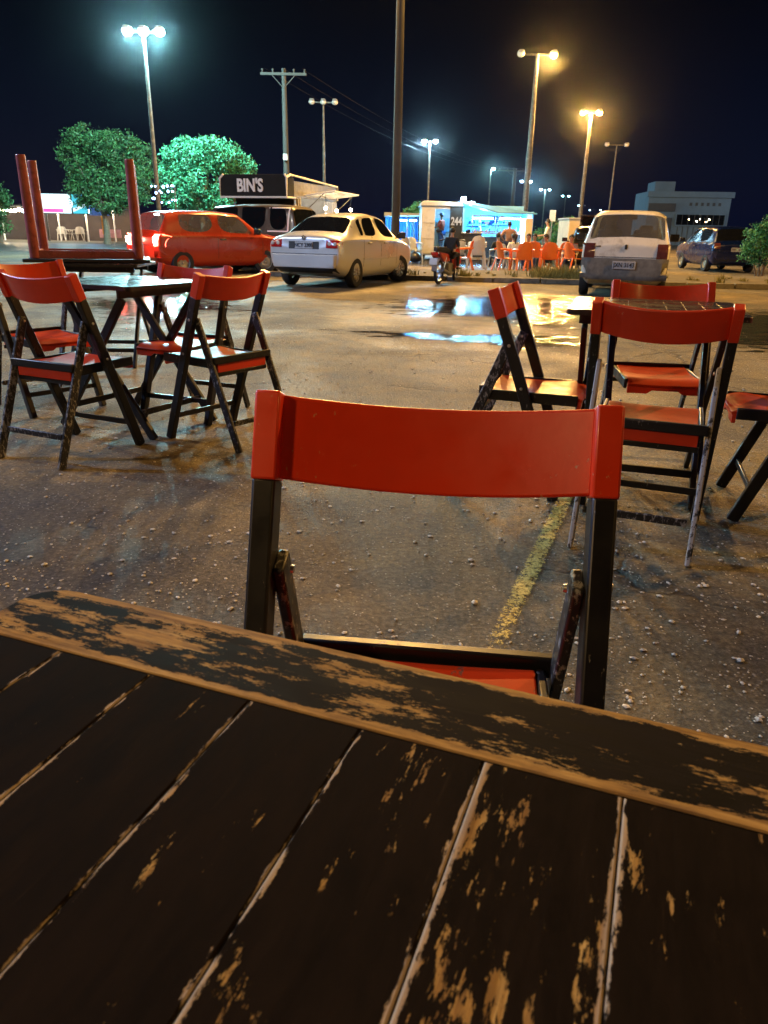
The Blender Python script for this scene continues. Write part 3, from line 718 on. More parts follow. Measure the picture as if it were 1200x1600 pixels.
    for yi, yw in enumerate(wheels):
        for sd in (-1, 1):
            wv = MB(); w = empty('wheel', (sd*wx, yw-Lc/2, rw)); w.parent = root; w.rotation_euler = (0, 0, steer if yi else 0)
            M = Matrix.Rotation(sd*math.pi/2, 3, 'Y')
            wv.lathe([(rw*.60, -.085), (rw*.93, -.088), (rw, -.06), (rw, .06), (rw*.93, .088), (rw*.62, .085), (rw*.60, .05)], 28, M).build('tyre', 'tyre_rubber', w, smooth=True)
            rm = MB().lathe([(rw*.62, .075), (rw*.57, .055), (rw*.55, .02), (rw*.54, -.03)], 28, M)
            if spokes:
                rm.lathe([(0.001, .075), (rw*.13, .072), (rw*.15, .05), (rw*.15, .02)], 20, M)
                for q in range(spokes):
                    a = 2*math.pi*q/spokes
                    for da in (-.10, .10):
                        p0 = M @ Vector((rw*.12*math.cos(a), rw*.12*math.sin(a), .060)); p1 = M @ Vector((rw*.57*math.cos(a+da*1.2), rw*.57*math.sin(a+da*1.2), .056))
                        rm.beam(p0, p1, .022, .020, M @ Vector((0, 0, 1)))
                MB().lathe([(0.001, .0), (rw*.50, .0)], 20, M).build('brake_disc', 'black_plastic', w)
            else:
                rm.lathe([(0.001, .085), (rw*.10, .080), (rw*.12, .050), (rw*.32, .060), (rw*.42, .040), (rw*.53, .03), (rw*.55, .02)], 28, M)
                for q in range(8):
                    a = 2*math.pi*q/8; rm.lathe([(0.001, .055), (.018, .055), (.020, .04)], 8, M, M @ Vector((rw*.40*math.cos(a), rw*.40*math.sin(a), 0)))
            rm.build('rim', rim, w, smooth=True)
    # dark floor pan and cabin
    MB().box((0, 0, .30), (st[4][4]*1.5, Lc*.80, .16)).build('underbody', 'black_plastic', root)
    root['_z'] = 0
    return root, tree
def cast(tree, kind, u, v, Lc, off):
    if kind == 'rear': o, d = Vector((u, -Lc, v)), Vector((0, 1, 0))
    elif kind == 'front': o, d = Vector((u, Lc, v)), Vector((0, -1, 0))
    elif kind == 'right': o, d = Vector((3, u, v)), Vector((-1, 0, 0))
    elif kind == 'left': o, d = Vector((-3, u, v)), Vector((1, 0, 0))
    else: o, d = Vector((u, v, 4)), Vector((0, 0, -1))
    h = tree.ray_cast(o, d)
    return None if h[0] is None else h[0] - d*off
def patch(root, tree, kind, name, poly, mat, Lc, off=.012, n=8, thick=.02, label=None, parent=None, bevel=.004):
    """a panel that follows the body: poly = 4 corners (u, v)"""
    a, b, c, d = [Vector(p) for p in poly]; rows = []; last = None; todo = []
    for i in range(n+1):
        r = []
        for j in range(n+1):
            q = a.lerp(b, j/n).lerp(d.lerp(c, j/n), i/n); p = cast(tree, kind, q.x, q.y, Lc, off)
            if p is None and last is not None: p = last.copy(); 
            if p is None: p = Vector((0, 0, 0)); todo.append((i, j))
            if kind in ('rear', 'front'): p.x, p.z = q.x, q.y
            last = p; r.append(p)
        rows.append(r)
    dd = {'rear': Vector((0, 1, 0)), 'front': Vector((0, -1, 0)), 'right': Vector((-1, 0, 0)), 'left': Vector((1, 0, 0)), 'top': Vector((0, 0, -1))}[kind]*thick
    mb = MB(); k = n+1; vs = [p for r in rows for p in r]; o = len(vs); vs += [p+dd for p in vs]; fs = []
    for i in range(n):
        for j in range(n): q = (i*k+j, i*k+j+1, (i+1)*k+j+1, (i+1)*k+j); fs += [q, tuple(x+o for x in reversed(q))]
    rim = [j for j in range(k)] + [i*k+k-1 for i in range(1, k)] + [(k-1)*k+j for j in range(k-2, -1, -1)] + [i*k for i in range(k-2, 0, -1)]
    for x, y in zip(rim, rim[1:]+rim[:1]): fs.append((y, x, x+o, y+o))
    mb.add(vs, fs); p = mb.build(name, mat, parent or root, bevel=bevel)
    if label: p['label'] = label
    return p
def rect(u0, u1, v0, v1): return [(u0, v0), (u1, v0), (u1, v1), (u0, v1)]
def seats(root, ys, z=.62, w=.34, top=1.12, L=0):
    for y in ys:
        for x in (-w, w):
            mb = MB().box((x, y, z+.2), (.46, .13, .62)); s_ = mb.build('seat', 'seat_cloth', root, bevel=.04)
            MB().box((x, y-.02, top), (.25, .10, .17)).build('headrest', 'seat_cloth', s_, bevel=.04, seg=3)
def mirrors(root, y, z, w, mat):
    for s in (-1, 1):
        MB().beam((s*(w-.03), y, z-.03), (s*(w+.07), y, z+.0), .05, .04, (0, 1, 0)).box((s*(w+.14), y-.01, z+.04), (.19, .10, .14)).build('side_mirror', mat, root, bevel=.025, seg=3)

HATCH = [(0, 0, .78, .87, .76, .66, .36), (.04, .07, .89, .97, .80, .72, .27), (.22, .32, .91, 1.395, .81, .665, .21), (.55, .58, .91, 1.445, .815, .65, .19),
         (1.50, 1.52, .905, 1.46, .815, .64, .19), (1.60, 1.62, .905, 1.46, .815, .64, .19), (2.66, 2.28, .885, 1.425, .81, .62, .19), (2.96, 2.90, .885, .975, .80, .67, .20),
         (3.38, 3.38, .84, .925, .79, .68, .21), (3.66, 3.63, .76, .86, .775, .66, .25), (3.74, 3.73, .62, .72, .74, .60, .30)]
HW = [('rear_window', (1, 2, 'T')), ('side_window', (3, 4, 'R')), ('side_window', (3, 4, 'L')), ('side_window', (5, 6, 'R')), ('side_window', (5, 6, 'L')), ('windshield', (6, 7, 'T'))]
SEDAN = [(0, .02, .84, .97, .77, .66, .38), (.10, .12, .93, 1.045, .82, .69, .28), (.52, .52, .955, 1.075, .835, .68, .20), (1.02, 1.14, .965, 1.385, .84, .565, .18),
         (1.24, 1.40, .96, 1.445, .84, .56, .18), (1.98, 2.02, .945, 1.47, .84, .56, .18), (2.08, 2.12, .945, 1.47, .84, .56, .18), (3.02, 2.66, .92, 1.43, .83, .555, .18),
         (3.30, 3.22, .91, 1.01, .82, .67, .20), (3.80, 3.80, .85, .94, .81, .66, .22), (4.12, 4.08, .72, .83, .77, .62, .27), (4.24, 4.22, .60, .70, .70, .56, .31)]
SW = [('rear_window', (2, 3, 'T')), ('quarter_window', (3, 4, 'R')), ('quarter_window', (3, 4, 'L')), ('side_window', (4, 5, 'R')), ('side_window', (4, 5, 'L')),
      ('side_window', (6, 7, 'R')), ('side_window', (6, 7, 'L')), ('windshield', (7, 8, 'T'))]
def plate(root, tree, Lc, z, txt, u=0, y=None):
    p = patch(root, tree, 'rear', 'number_plate', rect(u-.20, u+.20, z-.065, z+.065), 'plate_grey', Lc, .012, 2, .02)
    h = cast(tree, 'rear', u, z, Lc, .016)
    t = textmesh('lettering', txt, .105, 'plate_ink', p, (u, h.y-.004, z), (math.pi/2, 0, 0), .003, .9, .001)
    return p
def rear_lamp(root, tree, Lc, side, u0, u1, z0, z1, mats, label=None):
    p = patch(root, tree, 'rear', 'tail_lamp', rect(*sorted((side*u0, side*u1)), z0, z1), mats[0], Lc, .014, 5, .05, label, bevel=.012)
    return p
def body_lines(root, tree, Lc, st, ys, z0, z1):
    for kind in ('right', 'left'):
        for y in ys:
            patch(root, tree, kind, 'door_seam', rect(y-Lc/2-.006, y-Lc/2+.006, z0, z1), 'black_plastic', Lc, .0015, 6, .004, bevel=0)

# silver sedan
Ls = 4.22; hd = R(68)
g = G(549, 441)
car, tr = build_car('sedan', 'silver four door sedan with red tail lamps seen from behind in the middle', 'car', SEDAN, Ls, (.78, 3.28), .30, 'car_silver', 'dark_glass', SW,
    (-.82, 15.45, 0), hd, .89, 'parked cars', 'alloy', 9, R(-18))
for s in (-1, 1):
    p = rear_lamp(car, tr, Ls, s, .50, .80, .78, .93, ('tail_lens_red',))
    for u in (.575, .70):
        h = cast(tr, 'rear', s*u, .86, Ls, .02)
        MB().lathe([(.0001, .018), (.03, .012), (.040, 0)], 14, Matrix.Rotation(math.pi/2, 3, 'X'), (s*u, h.y, .86)).build('lens', 'lens_clear', p, smooth=True)
patch(car, tr, 'rear', 'plate_recess', rect(-.34, .34, .755, .895), 'black_plastic', Ls, .006, 5, .02)
patch(car, tr, 'rear', 'bumper', rect(-.80, .80, .40, .655), 'car_silver', Ls, .055, 14, .10, bevel=.03)
patch(car, tr, 'rear', 'lower_valance', rect(-.70, .70, .30, .41), 'black_plastic', Ls, .03, 10, .08)
plate(car, tr, Ls, .825, 'NCY 2308')
h = cast(tr, 'rear', 0, .965, Ls, .0)
MB().lathe([(.030, -.006), (.042, -.006), (.044, .008), (.030, .008)], 20, Matrix.Rotation(math.pi/2, 3, 'X'), (0, h.y-.01, .965)).beam((-.03, h.y-.014, .985), (0, h.y-.014, .94), .008, .008, (0, 1, 0)).beam((.03, h.y-.014, .985), (0, h.y-.014, .94), .008, .008, (0, 1, 0)).build('badge', 'chrome', car)
for kind, s in (('right', 1), ('left', -1)):
    for y in (1.32, 2.20):
        patch(car, tr, kind, 'door_handle', rect(y-Ls/2, y-Ls/2+.17, .855, .890), 'car_silver', Ls, .035, 3, .04, bevel=.008)
    patch(car, tr, kind, 'rub_strip', rect(1.1-Ls/2, 2.95-Ls/2, .545, .585), 'car_silver', Ls, .016, 8, .02)
body_lines(car, tr, Ls, SEDAN, (1.12, 2.05, 3.02), .32, .93)
patch(car, tr, 'rear', 'boot_seam', rect(-.74, .74, .660, .670), 'black_plastic', Ls, .004, 12, .004, bevel=0)
mirrors(car, 2.82-Ls/2, .99, .86, 'car_black'); seats(car, (1.55-Ls/2, 2.45-Ls/2))

# white hatchback
Lh = 3.72
def hatch(label, loc, heading, scale, paint, glass, lamp, lampz, plate_z, txt, group='parked cars', low='grey_plastic', bump_z=(.40, .66), lampu=(.56, .80), name='hatchback', steer=0):
    car, tr = build_car(name, label, 'car', HATCH, Lh, (.60, 2.95), .285, paint, glass, HW, loc, heading, scale, group, 'steel_wheel', 0, steer)
    for s in (-1, 1): rear_lamp(car, tr, Lh, s, *lampu, *lampz, (lamp,))
    patch(car, tr, 'rear', 'bumper', rect(-.79, .79, *bump_z), low, Lh, .075, 14, .14, bevel=.03)
    plate(car, tr, Lh, plate_z, txt) if plate_z > bump_z[1] else None
    for kind in ('right', 'left'):
        patch(car, tr, kind, 'door_handle', rect(1.62-Lh/2, 1.78-Lh/2, .80, .83), 'black_plastic', Lh, .03, 3, .03, bevel=.006)
    body_lines(car, tr, Lh, HATCH, (1.56, 2.86), .30, .88)
    patch(car, tr, 'rear', 'tailgate_seam', rect(-.72, .72, bump_z[1]+.012, bump_z[1]+.022), 'black_plastic', Lh, .003, 12, .004, bevel=0)
    mirrors(car, 2.60-Lh/2, .96, .83, 'car_black'); seats(car, (.95-Lh/2, 2.05-Lh/2))
    MB().tube([(.0, .20-Lh/2, 1.02), (.10, .22-Lh/2, 1.04), (.34, .30-Lh/2, 1.09)], [.012, .009, .005]).build('wiper', 'black_plastic', car)
    return car, tr
wh, tr = hatch('white hatchback with a grey bumper, seen squarely from behind beyond the right table', (4.44, 14.5, 0), R(73), (.89, .89, .97), 'car_white', 'lit_tint_glass', 'tail_lens_dark', (.66, .90), .5, '', bump_z=(.30, .66))
MB().box((0, -Lh/2-.098, .55), (.42, .012, .13)).build('number_plate', 'plate_grey', wh, bevel=.004)
textmesh('lettering', 'JXN 3143', .105, 'plate_ink', wh.children[-1] if False else wh, (0, -Lh/2-.107, .55), (math.pi/2, 0, 0), .003, .9, .001)
h = cast(tr, 'rear', 0, .845, Lh, .01); MB().box((0, h.y, .845), (.045, .02, .08)).build('lock', 'black_plastic', wh, bevel=.01)
h = cast(tr, 'rear', -.5, .84, Lh, .01); MB().box((-.52, h.y, .85), (.12, .01, .02)).build('badge', 'chrome', wh)
MB().box((0, .05, 1.36), (.30, .05, .09)).build('rear_view_mirror', 'black_plastic', wh, bevel=.02)

rd, tr = hatch('red two door hatchback with its brake lights lit, on the left', (-4.12, 17.9, 0), R(44), .92, 'car_red', 'lit_tint_glass', 'brake_glow', (.64, .92), .5, '', low='car_red', name='hatchback', steer=R(-25))
for s in (-1, 1):
    h = cast(tr, 'rear', s*.68, .79, Lh, .03)
    MB().box((s*.69, h.y-.006, .79), (.15, .03, .13)).build('lamp_core', 'brake_core', rd, bevel=.02)
    lamp_light('tail_lamp_glow', (s*.68, -Lh/2-.35, .79), (1, .12, .08), 14, rd, .06)
MB().box((0, .43-Lh/2, 1.345), (.22, .03, .035)).build('high_brake_lamp', 'brake_core', rd, bevel=.008)
MB().box((0, -Lh/2-.100, .53), (.42, .012, .12)).build('number_plate', 'plate_grey', rd, bevel=.004)
patch(rd, tr, 'front', 'bumper', rect(-.74, .74, .32, .58), 'black_plastic', Lh, .06, 12, .14, bevel=.03)  # black tone paints in the shade over the car's nose

bl, tr = hatch('dark blue hatchback parked beside the green bush on the right', (10.55, 25.0, 0), R(88), .91, 'car_blue', 'dark_glass', 'tail_lens_dark', (.74, .92), .72, 'DWC 2240', low='car_blue')
bk, tr = hatch('black hatchback with its tailgate raised behind the white hatchback', (6.05, 23.0, 0), R(78), .85, 'car_black', 'dark_glass', 'tail_lens_dark', (.70, .90), .8, 'MOK 7716', low='black_plastic')
MB().beam((0, .42-Lh/2, 1.44), (0, -.30-Lh/2, 1.75), 1.15, .05).build('tailgate', 'car_black', bk, bevel=.02)

# brown van towing the food truck
VAN = [(0, 0, .80, .95, .78, .70, .40), (.04, .05, 1.05, 1.15, .83, .76, .30), (.12, .22, 1.10, 1.82, .85, .70, .28), (.35, .40, 1.10, 1.90, .855, .70, .28), (1.05, 1.05, 1.10, 1.93, .855, .70, .28),
       (1.15, 1.15, 1.10, 1.93, .855, .70, .28), (2.10, 2.10, 1.10, 1.93, .855, .70, .28), (2.20, 2.20, 1.10, 1.93, .855, .70, .28), (3.45, 3.20, 1.10, 1.88, .85, .69, .28), (3.75, 3.72, 1.06, 1.16, .83, .72, .30),
       (4.10, 4.10, .95, 1.04, .80, .68, .34), (4.25, 4.24, .62, .70, .74, .60, .38)]
VW_ = [('rear_window', (1, 2, 'T')), ('side_window', (3, 4, 'R')), ('side_window', (3, 4, 'L')), ('side_window', (5, 6, 'R')), ('side_window', (5, 6, 'L')), ('side_window', (7, 8, 'R')), ('side_window', (7, 8, 'L')), ('windshield', (8, 9, 'T'))]
vn, tr = build_car('van', 'dark brown van between the red hatchback and the silver sedan', 'van', VAN, 4.25, (.95, 3.3), .32, 'van_brown', 'dark_glass', VW_, (-3.62, 20.85, 0), R(155), .82, None, 'steel_wheel', 0)
for kind in ('left', 'right'):
    patch(vn, tr, kind, 'window_frame', rect(.33-2.125, 1.08-2.125, 1.80, 1.83), 'white_trim', 4.25, .012, 4, .01, bevel=0)
    patch(vn, tr, kind, 'window_frame', rect(.33-2.125, 1.08-2.125, 1.12, 1.16), 'white_trim', 4.25, .012, 4, .01, bevel=0)
    patch(vn, tr, kind, 'window_frame', rect(.31-2.125, .36-2.125, 1.13, 1.80), 'white_trim', 4.25, .014, 4, .01, bevel=0)
patch(vn, tr, 'rear', 'bumper', rect(-.78, .78, .42, .62), 'black_plastic', 4.25, .08, 10, .14, bevel=.03)
for s in (-1, 1): rear_lamp(vn, tr, 4.25, s, .66, .80, .68, .92, ('tail_lens_red',))
for q in range(3): 
    u = .42+.12*q
    patch(vn, tr, 'rear', 'reflector_stripe', [(u, .42), (u+.05, .42), (u+.10, .64), (u+.05, .64)], 'amber_reflector', 4.25, .09, 3, .02)

# ------------------------------------------------------------------ lamps and poles
def lamp_post(label, px, py_top, Y, n_heads, col, watt, width=None, lit=True, base_r=.10, top_r=.05, glow=40, arm=.75, lean=0, name='street_lamp', group='street lamps', heads=None, pos=None, H=None, face=0):
    if pos is None:
        tp = P(px, py_top, Y); x, y, H = tp.x, tp.y, tp.z
    else: x, y = pos
    r = empty(name, (x, y, 0), face, label, 'street lamp', group)
    MB().tube([(0, 0, 0), (0, 0, H*.33), (0, 0, H*.66), (0, 0, H)], [base_r, base_r*.83+top_r*.17, (base_r+top_r)/2, top_r], 12).build('pole', 'pole_concrete' if base_r == .135 else 'pole_steel', r, smooth=True)
    MB().box((0, 0, .02), (base_r*4, base_r*4, .04)).build('base_plate', 'pole_steel', r, bevel=.01)
    offs = {1: [arm], 2: [-arm, arm], 3: [-arm*1.5, 0, arm*1.5]}[n_heads]
    MB().beam((min(offs+[0]), 0, H-.03), (max(offs+[0])+1e-3, 0, H-.03), .07, .07, (0, 0, 1)).build('arm', 'pole_steel', r)
    for i, o in enumerate(offs):
        on = lit if isinstance(lit, bool) else lit[i]
        s = 1 if o >= 0 else -1
        hd_ = MB().add([(o-.14, -.24, H+.02), (o+.14, -.24, H+.02), (o+.17, .24, H+.05), (o-.17, .24, H+.05), (o-.10, -.18, H+.15), (o+.10, -.18, H+.15), (o+.12, .18, H+.17), (o-.12, .18, H+.17)],
            [(0, 3, 2, 1), (4, 5, 6, 7), (0, 1, 5, 4), (1, 2, 6, 5), (2, 3, 7, 6), (3, 0, 4, 7)]).build('lamp_head', 'lamp_housing', r, bevel=.02)
        MB().ball((o, 0, H-.02), .19, 12, (1, 1.15, .75)).build('lens', ('lens_'+('amber' if col[2] < .4 else 'cool')) if on else 'lens_clear', hd_, smooth=True)
        if on and watt: lamp_light('lamp_light', (o, -.0, H-.24), col, watt, r, .10)
    return r
emis('lens_amber', (1.0, .50, .10), 9); emis('lens_cool', (.45, .85, 1.0), 30); emis('bulb_warm', (1.0, .70, .38), 60); emis('tube_cool', (.55, .85, 1.0), 14)
lamp_post('tall street lamp with three cyan lamps above the green trees', 224, 48, 33, 3, (.40, .92, 1.0), 4600, arm=.42)
lamp_post('blue white street lamp behind the white food trailer', 672, 220, 62, 2, COOL, 2600, arm=.42)
lamp_post('single headed blue white street lamp right of the food trailer', 767, 263, 92, 1, COOL, 2000, arm=.3)
lamp_post('small far street lamp crossing the tall grey pole beside the kiosk', 822, 283, 112, 2, COOL, 1500, arm=.6)
lamp_post('far street lamp above the cream pillar of the kiosk', 852, 296, 132, 2, COOL, 1500, arm=.7)
lamp_post('far street lamp above the blank white sign', 884, 306, 155, 2, COOL, 0, arm=.6)
lamp_post('tiny street lamp nearest the amber lamp post', 909, 321, 200, 2, COOL, 0, arm=.8, lit=[True, False])
lamp_post('tiny twin street lamp just above the roof of the white hatchback', 930, 328, 235, 2, COOL, 0, arm=1.6)
lamp_post('tall pole with one orange lamp lit and one unlit head', 840, 84, 41, 2, AMBER, 5200, arm=.80, lit=[False, True], base_r=.17, top_r=.08)
lamp_post('twin amber street lamp, the brightest on the right', 924, 175, 50, 2, AMBER, 6500, arm=.50, base_r=.13, top_r=.07)
lamp_post('unlit street lamp faint against the sky on the far right', 964, 226, 66, 2, AMBER, 0, arm=.8, lit=False, base_r=.08)
lamp_post('unlit three headed street lamp right of the wooden utility pole', 505, 159, 48, 3, COOL, 0, arm=.45, lit=False, base_r=.11)
# lamp posts that stand outside the picture and light the lot
lamp_post('street lamp on a thick pole rising out of the top of the picture', 0, 0, 0, 2, (1.0, .54, .14), 6200, pos=(.18, 24.0), H=11.0, base_r=.135, top_r=.10, arm=.9)
lamp_post('cool street lamp left of the picture lighting the chairs', 0, 0, 0, 1, (.26, .48, 1.0), 2200, pos=(-10.0, 5.2), H=6.5, arm=.4)
lamp_post('low warm lamp post behind the viewer', 0, 0, 0, 1, (1.0, .62, .26), 104, pos=(-2.6, -1.0), H=2.9, arm=.3, base_r=.05, top_r=.03)
lamp_post('amber street lamp on the right edge of the lot', 0, 0, 0, 1, AMBER, 3200, pos=(10.5, 9.0), H=7.5, arm=.5)
lamp_post('added warm white fill lamp beyond the left edge lighting the parked cars', 0, 0, 0, 1, (1.0, .90, .74), 2000, pos=(-12.5, 9.0), H=8.0, arm=.5)  # unseen post added to brighten the parked cars
lamp_post('amber street lamp behind the viewer on the right', 0, 0, 0, 1, AMBER, 90, pos=(4.5, -2.5), H=6.0, arm=.5)

def utility_pole(label, px, py, Y, arm, r0=.17):
    tp = P(px, py, Y); H = tp.z; r = empty('utility_pole', (tp.x, tp.y, 0), 0, label, 'utility pole', 'utility poles')
    MB().tube([(0, 0, 0), (0, 0, H)], [r0, r0*.62], 10).build('pole', 'pole_concrete', r, smooth=True)
    MB().box((0, -.12, H-.25), (arm*2, .10, .11)).beam((-arm*.5, -.12, H-.30), (0, -.12, H-.85), .05, .03, (0, 1, 0)).beam((arm*.5, -.12, H-.30), (0, -.12, H-.85), .05, .03, (0, 1, 0)).build('crossarm', 'pole_concrete', r)
    for i in range(5):
        x = -arm*.92+i*arm*.46
        MB().lathe([(.0001, .18), (.04, .16), (.055, .11), (.03, .09), (.055, .05), (.03, 0)], 8, None, (x, -.12, H-.20)).build('insulator', 'pole_concrete', r)
    return r, H
u1, H1 = utility_pole('concrete utility pole with a wide crossarm left of centre', 443, 107, 40, 1.1)
MB().box((0, -.25, 4.3), (.22, .18, .30)).build('meter_box', 'trailer_white', u1, bevel=.02)
u2, H2 = utility_pole('distant utility pole with crossarm behind the kiosk', 805, 263, 90, 1.9, .3)
for i, k in enumerate((-.9, 0, .9)):
    a = Vector((u1.location.x+k, 40, H1)); b = Vector((u2.location.x+k*1.5, 90, H2)); c = a+(a-b).normalized()*70
    for wi, (p, q) in enumerate(((a, b),)):
        pts = [p.lerp(q, t/12)-Vector((0, 0, 4*1.2*(t/12)*(1-t/12))) for t in range(13)]
        tag(MB().tube(pts, .0035, 5).build('power_line', 'wire_black'), ('leftmost', 'middle', 'rightmost')[i]+' of the three thin power lines between the two utility poles', 'cable', 'power lines between the utility poles')

# ------------------------------------------------------------------ upturned table with red legs
r = empty('upturned_table', (-2.26, 5.80, .742), R(17), 'upturned table, four round pinkish red legs pointing up at the night sky', 'table')
MB().box((0, 0, .014), (.86, .62, .024)).build('tabletop', 'black_board', r, bevel=.005)
MB().box((0, .26, .055), (.72, .025, .055)).box((0, -.26, .055), (.72, .025, .055)).box((.36, 0, .055), (.025, .50, .055)).box((-.36, 0, .055), (.025, .50, .055)).build('frame', 'red_wood', r, bevel=.004)
for sx in (-1, 1):
    for sy in (-1, 1):
        k = 0.0
        MB().tube([(sx*.35, sy*.25, .028), (sx*.35+sx*k*.5, sy*.255, .36), (sx*.35+sx*k, sy*.26, .695)], [.037, .034, .031], 16).build('leg', 'red_wood', r, bevel=.006)

# ------------------------------------------------------------------ food trailer with the sign
C = P(459, 340, 22.0)
bt = empty('food_trailer', (C.x, 22.0, -.23), R(-18), "food trailer with a black BIN'S sign and warm bulbs under its raised hatch", 'food trailer', None, 1.128)
MB().box((-.80, .02, 1.10), (1.60, .04, 1.60)).build('end_panel', 'trailer_black', bt)
MB().box((-1.60, 1.42, 1.15), (.04, 2.76, 1.90)).box((-.80, 2.82, 1.15), (1.60, .04, 1.90)).box((-.82, 1.42, .30), (1.56, 2.76, .08)).box((-.80, 1.42, 2.17), (1.60, 2.84, .04)).build('shell', 'trailer_white', bt)
MB().box((0, 1.42, .60), (.04, 2.84, .68)).box((0, .19, 1.37), (.04, .34, .86)).box((0, 2.42, 1.37), (.04, .84, .86)).build('side_panel', 'trailer_white', bt, bevel=.004)
for i in range(5): MB().box((.022, 2.08+.16*i, 1.37), (.008, .012, .84)).build('panel_groove', 'grey_plastic', bt)
MB().box((.0, 1.42, 2.0), (.05, 2.86, .36)).build('fascia', 'grey_plastic', bt, bevel=.004)
sg = MB().prism([(-1.78, 1.80), (.03, 1.80), (.03, 2.24), (-.04, 2.31), (-1.68, 2.31), (-1.78, 2.22)], -.42, 0, 'y').build('sign_box', 'trailer_black', bt, bevel=.003)
outline = [(-1.78, 1.80), (.03, 1.80), (.03, 2.24), (-.04, 2.31)]
mb = MB(); tr_ = .026
mb.tube([(-1.68, -.43, 2.31), (-1.78, -.43, 2.22), (-1.78, -.43, 1.80), (.03, -.43, 1.80), (.03, -.43, 2.24), (-.02, -.43, 2.31)], tr_, 6)
mb.tube([(.035, -.43, 2.24), (.035, -.20, 2.31), (.035, 2.84, 2.20), (.035, 2.84, 1.85)], tr_, 6)
mb.tube([(.03, -.43, 1.80), (.035, 0, 1.80), (.035, .20, 1.80), (.035, .20, .30)], tr_, 6).tube([(-1.62, -.02, 1.80), (-1.62, -.02, .3)], tr_, 6).tube([(.035, .32, .95), (.035, .32, 1.82)], tr_, 6)
mb.build('white_edging', 'white_trim', bt, smooth=True)
textmesh('lettering', "BIN'S", .40, 'sign_white', sg, (-.95, -.445, 2.05), (math.pi/2, 0, 0), .012, .80, .012)
aw = MB().beam((.02, 1.45, 1.88), (.86, 1.50, 1.98), .035, 2.05, (0, 0, 1)).build('raised_hatch', 'white_trim', bt, bevel=.006)
for a_, b_ in (((.04, .45, 1.45), (.62, .48, 1.93)), ((.04, 2.45, 1.45), (.62, 2.45, 1.93))): MB().tube([a_, b_], .012, 6).build('gas_strut', 'grey_plastic', bt)
MB().box((.12, 1.18, .955), (.36, 1.72, .03)).build('counter', 'white_trim', bt, bevel=.006)
MB().box((-1.55, 1.40, 1.2), (.03, 2.2, .5)).build('blue_shelf_panel', 'kiosk_shelf', bt)
for (x, y, z) in ((.55, .75, 1.60), (.45, 1.75, 1.56), (.66, 2.25, 1.60)):
    bb = MB().tube([(x, y, z+.05), (x, y, z+.31)], .005, 5).build('bulb_cord', 'wire_black', bt)
    MB().ball((x, y, z), .042, 10).build('bulb', 'bulb_warm', bb, smooth=True)
    lamp_light('bulb_light', (x, y, z), WARM, 26, bt, .05)
lamp_light('cabin_light', (-.7, 1.3, 2.0), (1, .86, .66), 60, bt, .1)
for y in (.9, 2.0):
    MB().lathe([(.16, -.09), (.27, -.09), (.29, -.05), (.29, .05), (.27, .09), (.16, .09)], 20, Matrix.Rotation(math.pi/2, 3, 'Y'), (-.10, y, .495)).build('wheel', 'tyre_rubber', bt, smooth=True)

# ------------------------------------------------------------------ white trailer 244 and the lit kiosk beside it
x0, x1 = P(658, 360, 29).x, P(720, 360, 29).x
wt = empty('food_trailer', ((x0+x1)/2, 29, 0), 0, 'pale food trailer with an open lit door and a black panel reading 244', 'food trailer')
w = x1-x0; h0, h1 = .22, 1.88; d0, d1 = P(679, 360, 29).x-wt.location.x, P(702, 360, 29).x-wt.location.x
mb = MB().box(((-w/2+d0)/2, 0, (h0+h1)/2), (d0+w/2, .05, h1-h0)).box((0, 2.0, (h0+h1)/2), (w, .05, h1-h0)).box((-w/2+.025, 1.0, (h0+h1)/2), (.05, 1.94, h1-h0)).box((w/2-.025, 1.0, (h0+h1)/2), (.05, 1.94, h1-h0)).box((0, 1.0, h0), (w, 2.0, .08))
mb.box(((d0+d1)/2, 0, 1.83), (d1-d0, .05, .10)); mb.build('shell', 'trailer_white', wt, bevel=.01)
MB().prism([(-w/2-.04, 1.88), (w/2+.04, 1.88), (w/2+.02, 2.02), (-w/2+.08, 2.06), (-w/2-.02, 2.0)], -.06, 2.06, 'y').build('roof', 'trailer_white', wt, bevel=.02)
bp = MB().box(((d1+w/2)/2+.02, -.01, (h0+h1)/2), (w/2-d1+.04, .05, h1-h0)).build('black_panel', 'trailer_black', wt, bevel=.006)
textmesh('lettering', '244', .38, 'cloth_grey', bp, ((d1+w/2)/2+.03, -.04, 1.36), (math.pi/2, 0, 0), .006, .72, .012)
for z in (.75, 1.3): MB().box(((-w/2+d0)/2, -.028, z), (d0+w/2-.04, .006, .012)).build('panel_seam', 'grey_plastic', wt)
MB().box((0, 1.93, 1.25), (w*.85, .03, .5)).build('shelf', 'kiosk_shelf', wt)
MB().box((d0+.10, 1.2, .9), (.45, .9, .9)).build('counter', 'kiosk_wall', wt)
MB().box((0, .9, 1.84), (.9, .08, .04)).build('tube_lamp', 'tube_cool', wt)
lamp_light('cabin_light', (.2, .8, 1.72), (.22, .60, 1.0), 60, wt, .1)
for s in (-.55, .2): MB().lathe([(.12, -.08), (.24, -.09), (.26, -.05), (.26, .05), (.24, .09), (.12, .08)], 18, Matrix.Rotation(math.pi/2, 3, 'Y'), (-w/2+.12 if s < 0 else w/2-.12, 1.0, .26)).build('wheel', 'tyre_rubber', wt, smooth=True)
MB().tube([(-w/2-.02, 0, .30), (-w/2-.5, -.5, .34), (-w/2-.9, -.6, .34)], .03, 6).build('drawbar', 'grey_plastic', wt)

